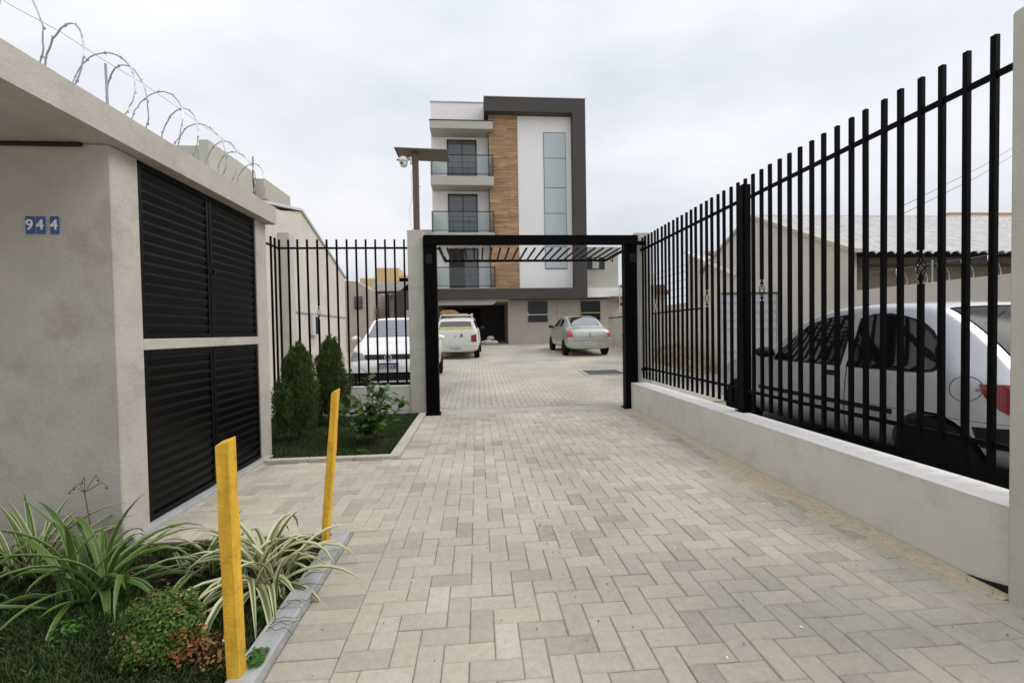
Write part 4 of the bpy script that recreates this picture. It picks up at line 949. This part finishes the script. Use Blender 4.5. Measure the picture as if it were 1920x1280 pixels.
for a,b in [((-.030,.042),(-.008,-.0)),((.030,.042),(.008,-.0)),((-.044,.02),(-.020,-.046)),((-.020,-.046),(0,-.005)),((0,-.005),(.020,-.046)),((.020,-.046),(.044,.02))]:
    q.tube([(a[0],3.879,.725+a[1]),(b[0],3.879,.725+b[1])],.0045,4)
q.tube([(.062*math.cos(a),3.879,.725+.062*math.sin(a)) for a in [k*math.pi/12 for k in range(24)]],.0065,5,True)
build('emblem',q,M['whiteplastic'],bd)
np_=build('number_plate',MB().box(-.20,.20,3.905,3.915,.50,.63),M['platewhite'],gc)
build('plate_band',MB().box(-.20,.20,3.916,3.918,.60,.63),M['plateblue'],np_)
text('plate_text','RVY6A90',.10,M['platetext'],np_,facing((0,3.917,.548),'+y'),.001,.35)
text('screen_sticker','YEZPK',.07,M['whiteprint'],gc,Matrix.Translation((-.22,2.20,1.455))@Matrix.Rotation(math.pi,4,'Z')@Matrix.Rotation(R(38),4,'X'),.001)

# --- old white hatchback with roof rack, seen from behind
un=thing('parked_car','old boxy white hatchback with a loaded roof rack, seen from behind','car',(-.74,15.0,gz(15.0))); un.rotation_euler=(.04,0,R(-2.0))
S=[(0,.36,.60,.64,.62,.62,.68,.66,.6,''),(.025,.28,.88,.94,.92,.70,.755,.72,.66,''),(.07,.25,.96,1.02,1.0,.72,.77,.74,.67,'R'),(.20,.24,.98,1.34,1.31,.74,.775,.745,.58,''),
 (.30,.22,.98,1.405,1.36,.74,.775,.745,.575,'s'),(.8,.22,.97,1.44,1.39,.74,.775,.745,.58,'s'),(1.3,.2,.97,1.445,1.395,.74,.775,.745,.585,''),(1.38,.2,.97,1.445,1.395,.74,.775,.745,.585,'s'),(1.95,.2,.96,1.42,1.37,.74,.775,.745,.58,'sW'),
 (2.25,.2,.95,1.22,1.18,.74,.775,.745,.62,'sW'),(2.55,.2,.94,1.0,.98,.74,.775,.745,.66,''),(3.1,.2,.86,.92,.90,.72,.77,.73,.62,''),(3.55,.22,.72,.80,.78,.68,.74,.69,.58,''),(3.64,.3,.5,.56,.54,.6,.66,.62,.52,'')]
pt=car(un,S,M['painteggshell'],{'side':M['glassdark'],'W':M['glassgreen'],'R':M['winglass']},[(.62,.27),(2.98,.27)],.27,.775,'rimdark')
cabin(un,.6,2.3,0,.96)
pt('tail_light',[(.53,.60),(.71,.60),(.71,.86),(.53,.82)],'y',-.1,.15,M['redlamp'],.008,mirror=True)
pt('bumper',[(-.9,.46),(.9,.46),(.9,.56),(-.9,.56)],'y',-.1,.2,M['shutter'],.014)
pt('window_sticker',[(-.60,1.03),(.60,1.03),(.56,1.12),(-.56,1.12)],'y',-.1,.25,M['yelltrans'],.006)
np_=build('number_plate',MB().box(-.22,.18,-.035,-.022,.30,.44),M['platewhite'],un); text('plate_text','IVZ-8964',.10,M['platetext'],np_,facing((-.02,-.036,.37),'-y'),.001,.34)
build('badge',MB().lathe([(.05,0),(.05,-.012)],(.20,-.005,.83),'y',16),M['redlamp'],un)
text('hatch_badge','FIAT',.035,M['whiteprint'],un,facing((.20,-.02,.83),'-y'),.001)
build('hatch_lock',MB().lathe([(.018,0),(.018,-.012)],(0,-.01,.80),'y',10),M['blackplastic'],un)
rk=build('roof_rack',MB().tube([(-.56,.45,1.50),(.56,.45,1.50)],.02,6).tube([(-.56,1.2,1.52),(.56,1.2,1.52)],.02,6).tube([(-.58,.40,1.38),(-.52,.45,1.54)],.02,5).tube([(.58,.40,1.38),(.52,.45,1.54)],.02,5).tube([(-.52,.4,1.55),(-.52,1.4,1.56)],.02,5).tube([(.52,.4,1.55),(.52,1.4,1.56)],.02,5).box(-.40,.40,.42,.46,1.54,1.57),M['cream'],un)
t=thing('wood_offcuts','small stack of light boards lying on the white car roof rack','boards',(-.95,15.6,gz(15.6)+1.60))
for i in range(4): build('board',MB().box(-.35+.03*i,.30-.05*i,-.15,.25,.026*i,.026*i+.022),M['cardboard'],t)
mirror(un,.76,2.2,1.02,M['blackplastic'])

# --- champagne sedan seen from behind
cl=thing('parked_sedan','champagne silver sedan parked at right inside the courtyard, seen from behind','car',(3.95,15.0,gz(15.0))); cl.rotation_euler=(.04,0,R(1.0))
S=[(0,.36,.66,.72,.70,.55,.66,.60,.52,''),(.04,.28,.80,.90,.87,.66,.77,.70,.60,''),(.12,.25,.87,.99,.96,.72,.81,.76,.62,''),(.50,.24,.92,1.03,1.0,.76,.82,.78,.62,''),(.62,.23,.93,1.06,1.03,.76,.82,.785,.63,'R'),
 (.95,.22,.94,1.27,1.22,.76,.82,.785,.59,'R'),(1.30,.2,.94,1.40,1.35,.76,.82,.785,.57,'s'),(1.75,.2,.94,1.43,1.375,.76,.82,.785,.585,''),(1.82,.2,.94,1.43,1.375,.76,.82,.785,.585,'s'),(2.3,.2,.93,1.41,1.36,.76,.82,.785,.58,'sW'),
 (2.7,.2,.92,1.2,1.16,.76,.82,.785,.64,'sW'),(3.05,.2,.91,.99,.96,.76,.82,.785,.70,''),(3.5,.2,.83,.90,.88,.74,.80,.75,.66,''),(3.95,.22,.68,.76,.74,.68,.76,.70,.58,''),(4.12,.3,.5,.56,.54,.58,.66,.6,.5,'')]
pt=car(cl,S,M['paintbeige'],{'side':M['glassdark'],'W':M['glassgreen'],'R':M['glassteal']},[(.72,.285),(3.18,.285)],.285,.815)
cabin(cl,1.0,2.9,0,.94)
pt('tail_light',[(.60,.70),(.90,.68),(.90,.92),(.66,.92)],'y',-.1,.22,M['orangelamp'],.008,mirror=True)
pt('bumper_line',[(-.85,.555),(.85,.555),(.85,.563),(-.85,.563)],'y',-.1,.3,M['blackplastic'],.002)
pt('boot_seam',[(.54,.60),(.545,.60),(.58,.98),(.575,.98)],'y',-.1,.4,M['blackplastic'],.002,mirror=True)
np_=build('number_plate',MB().box(-.20,.20,-.018,-.006,.42,.54),M['platewhite'],cl); text('plate_text','AOX-9730',.09,M['platetext'],np_,facing((0,-.0185,.48),'-y'),.001,.34)
bm_=MB().prism([(0,.845),(.032,.805),(0,.765),(-.032,.805)],'y',-.012,.05); build('badge',bm_,M['chrome'],cl)
build('boot_handle',MB().box(-.05,.05,.0,.03,.70,.735),M['blackplastic'],cl,bevel=.008)
mirror(cl,.80,2.65,1.0,M['blackplastic'])
build('aerial',MB().tube([(0,1.5,1.41),(0,1.45,1.50)],.006,5),M['blackplastic'],cl)

# ================================================================== STAKES
def stake(label,base,top,wx,wy,h):
    t=thing('yellow_stake',label,'stake',base,group='yellow wooden stakes')
    q=MB(); n=8; bx0,by0=base[0],base[1]; rn=random.Random(int(h*100))
    for i in range(n+1):
        u=i/n; cx=(top[0]-bx0)*u; cy=(top[1]-by0)*u; z=h*u; j=lambda:rn.gauss(0,.0012)
        e=.02 if i==n else 0
        q.v+=[(cx-wx/2+j(),cy-wy/2+j(),z-e),(cx+wx/2+j(),cy-wy/2+j(),z-e*.2),(cx+wx/2+j(),cy+wy/2+j(),z+e*.2),(cx-wx/2+j(),cy+wy/2+j(),z-e*.6)]
        if i:
            a=(i-1)*4
            for k_ in range(4): q.f.append((a+k_,a+(k_+1)%4,a+4+(k_+1)%4,a+4+k_)); q.mi.append(0)
    q.f.append((n*4,n*4+1,n*4+2,n*4+3)); q.f.append((3,2,1,0)); q.mi+=[0,0]
    build('shaft',q,M['yellow'],t,bevel=.002); return t
stake('far yellow painted wooden stake at the corner of the grey kerb',(-.915,2.60,-.01),(-.835,2.62),.036,.055,.94)
stake('near yellow painted wooden stake leaning left beside the round bush',(-.879,1.60,-.01),(-.905,1.62),.045,.050,.895)

# ================================================================== PLANTS
def strap_leaf(L,w,az,rise,droop,rn,seg=9):
    # ribbon rising at angle then arching down
    V=[];F=[];UV=[]
    p=Vector((0,0,0)); ang=rise; d=Vector((math.cos(az),math.sin(az),0)); side=Vector((-math.sin(az),math.cos(az),0)); tw=rn.gauss(0,.25)
    ds=L/seg; pts=[]
    for i in range(seg+1):
        u=i/seg; pts.append((p.copy(),ang)); ang-=droop/seg*(.4+1.2*u); p+=(d*math.cos(ang)+Vector((0,0,1))*math.sin(ang))*ds+side*tw*ds*.25
    for i,(q,a) in enumerate(pts):
        u=i/seg; ww=w*(.35+1.0*min(u*3,1)*.65)*(1-u**3.2)+.0006
        nrm=Vector((0,0,1))*math.cos(a)-d*math.sin(a); fold=.28*ww
        V+=[tuple(q-side*ww/2+nrm*fold),tuple(q-side*ww*.25+nrm*fold*.35),tuple(q),tuple(q+side*ww*.25+nrm*fold*.35),tuple(q+side*ww/2+nrm*fold)]
        if i:
            b=(i-1)*5
            for k_ in range(4): F.append((b+k_,b+k_+1,b+5+k_+1,b+5+k_)); UV+=[(k_/4,(i-1)/seg),((k_+1)/4,(i-1)/seg),((k_+1)/4,u),(k_/4,u)]
    me=bpy.data.meshes.new('leaf'); me.from_pydata(V,[],F); uvl=me.uv_layers.new(name='UVMap')
    uvl.data.foreach_set('uv',[c for t_ in UV for c in t_]); me.polygons.foreach_set('use_smooth',[True]*len(F)); return me
def strap_plant(name,label,loc,n,L,w,m,seed,spread=.05,rise=(35,85),droop=(.6,2.2),cat='plant',azr=(0,360)):
    rn=random.Random(seed); t=thing(name,label,cat,loc,group='strap leaved plants in the flower bed')
    for i in range(n):
        az=R(rn.uniform(*azr)); rs=R(rn.uniform(*rise)); me=strap_leaf(L*rn.uniform(.6,1.15),w*rn.uniform(.75,1.2),az,rs,rn.uniform(*droop),rn); me.materials.append(M[m])
        link('leaf',me,t,(rn.gauss(0,spread),rn.gauss(0,spread),0))
    return t
strap_plant('strap_plant','large green strap leaved clump in front of the meter shelter wall',(-1.86,2.22,0),50,.56,.034,'strapgreen',11,.06,(35,90),(.5,2.6))
strap_plant('strap_plant','pale edged strap leaved clump at the far left against the stucco wall',(-2.38,2.45,0),40,.50,.030,'strapmid',12,.07,(35,88),(.4,2.2))
strap_plant('strap_plant','dark strap leaved tuft at the left picture edge below the pale edged clump',(-2.45,2.10,0),30,.46,.028,'strapgreen',15,.06,(15,75),(.6,2.0))
strap_plant('strap_plant','small cream striped tuft between the green clump and the big striped one',(-1.42,2.40,0),36,.38,.026,'strapmid',13,.05,(25,85),(.8,2.4))
strap_plant('strap_plant','big cream striped spider plant arching over the kerb between the yellow stakes',(-1.06,2.22,0),70,.52,.034,'strapvar',14,.045,(30,88),(1.4,3.3))
# flower stalks
t=thing('flower_stalk','thin dried flower stalk rising from the green strap clump','flower stalk',(-2.02,2.42,0)); q=MB().tube([(0,0,0),(-.02,0,.3),(-.04,0,.46)],.003,4)
for a,b in [(-.09,.50),(-.05,.53),(.03,.54),(.07,.50),(-.11,.48)]: q.tube([(-.04,0,.45),(a*.7,0,b),(a,0,b-.02)],.0018,4).sphere((a,0,b-.03),.006,6,4)
build('stem',q,M['drystalk'],t)
def foliage(rn,n,shape,size,aspect=.6,up_=.4):
    V=[];F=[]
    for i in range(n):
        p,nr=shape(rn); nr=(nr+Vector((rn.gauss(0,.5),rn.gauss(0,.5),rn.gauss(0,.5)+up_))).normalized(); a=nr.cross(Vector((rn.gauss(0,1),rn.gauss(0,1),rn.gauss(0,1)))).normalized(); b=nr.cross(a); s=size*rn.uniform(.6,1.3); k_=len(V)
        for u,v,h in ((-1,0,0),(-.35,aspect*.8,.12),(.45,aspect*.75,.1),(1,0,-.1),(.45,-aspect*.75,.1),(-.35,-aspect*.8,.12)): V.append(tuple(p+a*u*s+b*v*s+nr*h*s))
        F.append((k_,k_+1,k_+2,k_+3)); F.append((k_,k_+3,k_+4,k_+5))
    return V,F
def fol_obj(name,VF,m,parent,kind=True):
    me=bpy.data.meshes.new(name); me.from_pydata(VF[0],[],VF[1]); me.materials.append(M[m]); o=link(name,me,parent)
    if kind: stuff(o)
    return o
# round box bush, partly rusty
bb=thing('round_bush','small round box bush with rusty brown leaves at lower left beside the near stake','bush',(-1.265,1.80,0))
def dome(cx,cy,rx,ry,rz,lump=.12,inner=.45):
    def f(rn):
        while True:
            v=Vector((rn.gauss(0,1),rn.gauss(0,1),rn.gauss(0,1))).normalized()
            if v.z>-.25: break
        k_=1+lump*noise.noise(v*3.2+Vector((cx,cy,0)))*2; r=rn.uniform(inner,1)**.5*k_
        return Vector((cx+v.x*rx*r,cy+v.y*ry*r,max(.005,rz*.35+v.z*rz*.8*r))),v
    return f
rn=random.Random(21)
fol_obj('foliage',foliage(rn,7500,dome(0,0,.150,.15,.215,.14,.3),.0068,.7),'box',bb)
fol_obj('rusty_foliage',foliage(rn,330,dome(.13,-.05,.06,.08,.11,.4,.2),.0075,.7),'rustleaf',bb); fol_obj('rusty_foliage',foliage(rn,90,dome(0,0,.155,.15,.215,.1,.9),.0075,.7),'rustleaf',bb)
q=MB(); rn=random.Random(4)
for i in range(14):
    a=rn.uniform(0,6.28); q.tube([(0,0,0),(math.cos(a)*.05,math.sin(a)*.05,.07),(math.cos(a)*.12,math.sin(a)*.12,.13)],[.005,.003,.0015],4)
build('twigs',q,M['bark'],bb)
# rusty low plant right of bush
t=thing('dry_plant','low rusty red dried plant between the round bush and the near stake','plant',(-1.03,1.72,0)); rn=random.Random(8); fol_obj('foliage',foliage(rn,130,dome(0,0,.08,.08,.09,.4,.1),.009,.6),'rustleaf',t)
# small weeds
for i,(x,y,s,lab) in enumerate([(-.84,1.66,.05,'bright green weed growing over the kerb beside the near stake'),(-.98,2.02,.07,'green broadleaf weed under the striped spider plant by the kerb'),(-1.75,1.95,.07,'leafy weed in the turf below the green strap clump'),(-2.2,2.0,.07,'leafy weed at the foot of the far left clumps'),(-1.22,4.62,.06,'bright weed at the lawn edge in front of the leafy shrub')]):
    t=thing('weed',lab,'weed',(x,y,.0 if x<-.86 else .04)); rn=random.Random(40+i); fol_obj('leaves',foliage(rn,70,dome(0,0,s,s,s*.8,.2,.1),.013,.6,1),'weed',t)
# runner stems on kerb
t=thing('grass_runners','thin dark grass runners creeping over the grey kerb','runners',(-.87,1.9,.05)); rn=random.Random(2)
for i in range(9):
    y=rn.uniform(-.35,.35); dy=rn.gauss(0,.04); build('stem',MB().tube([(-.02,y,-.01),(.0,y+dy*.3,.004),(.03,y+dy,.010),(.065,y+dy*.6,.006),(.09+rn.uniform(0,.03),y+dy*1.6,.001)],[.0016,.0015,.0014,.0012,.0007],4),M['grass'],t)
# cypresses
def cypress(label,loc,h,rad,seed):
    t=thing('cypress',label,'tree',loc,group='small cypresses on the lawn'); rn=random.Random(seed); V=[];F=[]
    build('trunk',MB().tube([(0,0,-.02),(.01,0,.2),(0,.01,h*.6)],[.028,.022,.008],7),M['bark'],t)
    q=MB()
    for i in range(16):
        a=rn.uniform(0,6.28); z0=rn.uniform(.05,.3); r=rad*.7; q.tube([(0,0,z0),(math.cos(a)*r*.5,math.sin(a)*r*.5,z0+.12),(math.cos(a)*r,math.sin(a)*r,z0+.32)],[.009,.006,.003],4)
    build('limbs',q,M['bark'],t)
    plumes=[]
    for i in range(135):
        u=rn.random()**.9; a=rn.uniform(0,6.283); zb_=.08+u*(h*.72); prof=math.sin(min(1,(u+.25)/.5)*math.pi/2)*(1-max(0,(u-.2)/.95)**1.3)
        r0=rad*prof*rn.uniform(.35,.85); ln=rn.uniform(.20,.34)*(1 if u<.8 else .8)
        plumes.append((Vector((math.cos(a)*r0,math.sin(a)*r0,zb_)),a,ln,rn.uniform(.045,.072),rn.uniform(.05,.20)*(1-u*.6)))
    plumes.append((Vector((0,0,h-.32)),0,.32,.05,.0)); plumes.append((Vector((.03,0,h-.38)),1,.30,.05,.1)); plumes.append((Vector((-.04,.02,h-.42)),3,.30,.05,.1))
    for c,a,ln,wd,lean in plumes:
        ax=(Vector((math.cos(a)*lean,math.sin(a)*lean,1))).normalized()
        for i in range(330):
            u=rn.random(); th=rn.uniform(0,6.283); rr_=wd*math.sin(math.pi*min(1,.12+u*.88))**.8*rn.random()**.5
            outw=Vector((math.cos(th),math.sin(th),0)); p=c+ax*(u*ln)+outw*rr_
            if p.z<.03: continue
            d=(outw*rn.uniform(.15,.8)+ax+Vector((rn.gauss(0,.15),rn.gauss(0,.15),0))).normalized(); s=d.cross(outw+Vector((rn.gauss(0,.7),rn.gauss(0,.7),.1))).normalized()
            L=rn.uniform(.018,.045); w=rn.uniform(.0025,.0055); k_=len(V)
            V+=[tuple(p),tuple(p+d*L*.5+s*w),tuple(p+d*L),tuple(p+d*L*.5-s*w)]; F.append((k_,k_+1,k_+2,k_+3))
    fol_obj('crown',(V,F),'cypress',t); return t
cypress('nearer small cypress against the meter shelter end wall',(-2.12,5.30,0),1.16,.335,3)
cypress('farther small cypress in front of the left bar fence',(-2.02,6.15,0),1.25,.30,6)
# leafy shrub
def leafmesh(L,w):
    V=[];F=[]
    for i in range(5):
        u=i/4; ww=w*math.sin(math.pi*min(.97,u*.9+.08)); V+=[(-ww,u*L,.18*ww-.12*u*u*L),(0,u*L,-.12*u*u*L),(ww,u*L,.18*ww-.12*u*u*L)]
        if i: b=(i-1)*3; F+=[(b,b+1,b+4,b+3),(b+1,b+2,b+5,b+4)]
    me=bpy.data.meshes.new('leaf'); me.from_pydata(V,[],F); me.materials.append(M['shrubleaf']); me.polygons.foreach_set('use_smooth',[True]*len(F)); return me
sh=thing('leafy_shrub','loose leafy green shrub on the lawn beside the left gate pillar','shrub',(-1.20,4.95,0)); rn=random.Random(17)
LMs=[leafmesh(.085,.028),leafmesh(.07,.025),leafmesh(.10,.032)]; q=MB(); cnt=0
tips=[(-.17,.02,.52),(-.05,.1,.82),(.03,0,.74),(.10,.05,.70),(.18,.02,.66),(.28,.1,.55),(-.10,-.1,.60),(.05,-.12,.55),(.16,-.1,.48),(-.25,0,.40),(.33,.2,.50),(.0,-.15,.35),(.2,-.18,.3),(-.15,-.14,.3),(.1,.15,.6),(-.03,.02,.45),(-.4,.1,.42)]
for tx,ty,tz in tips:
    base=Vector((rn.gauss(0,.03),rn.gauss(0,.03),0)); mid=Vector((tx*.45+rn.gauss(0,.02),ty*.45,tz*.5)); tip=Vector((tx,ty,tz)); path=[base,(base+mid)/2+Vector((0,0,.02)),mid,(mid+tip)/2,tip]; q.tube(path,[.007,.006,.005,.0035,.002],5)
    nl=int(7+tz*18)
    for i in range(nl):
        u=.25+.75*(i+rn.random())/nl; seg=u*4; k_=min(3,int(seg)); p=path[k_].lerp(path[k_+1],seg-k_)
        if cnt>=285: break
        o=link('leaf',rn.choice(LMs),sh,p); o.rotation_euler=(rn.uniform(-.3,.9),rn.gauss(0,.4),rn.uniform(0,6.283)); s=rn.uniform(.85,1.5); o.scale=(s,s,s); cnt+=1
build('stems',q,M['bark'],sh)
# plants by the far right wall
t=thing('potted_shrubs','dark scraggy shrub by the far right boundary wall','shrub',(6.0,16.5,gz(16.5))); rn=random.Random(31); fol_obj('foliage',foliage(rn,500,dome(0,0,.35,.35,.8,.3,.1),.05,.6),'cypress',t); build('stem',MB().tube([(0,0,0),(0,0,.6)],.02,5),M['bark'],t)
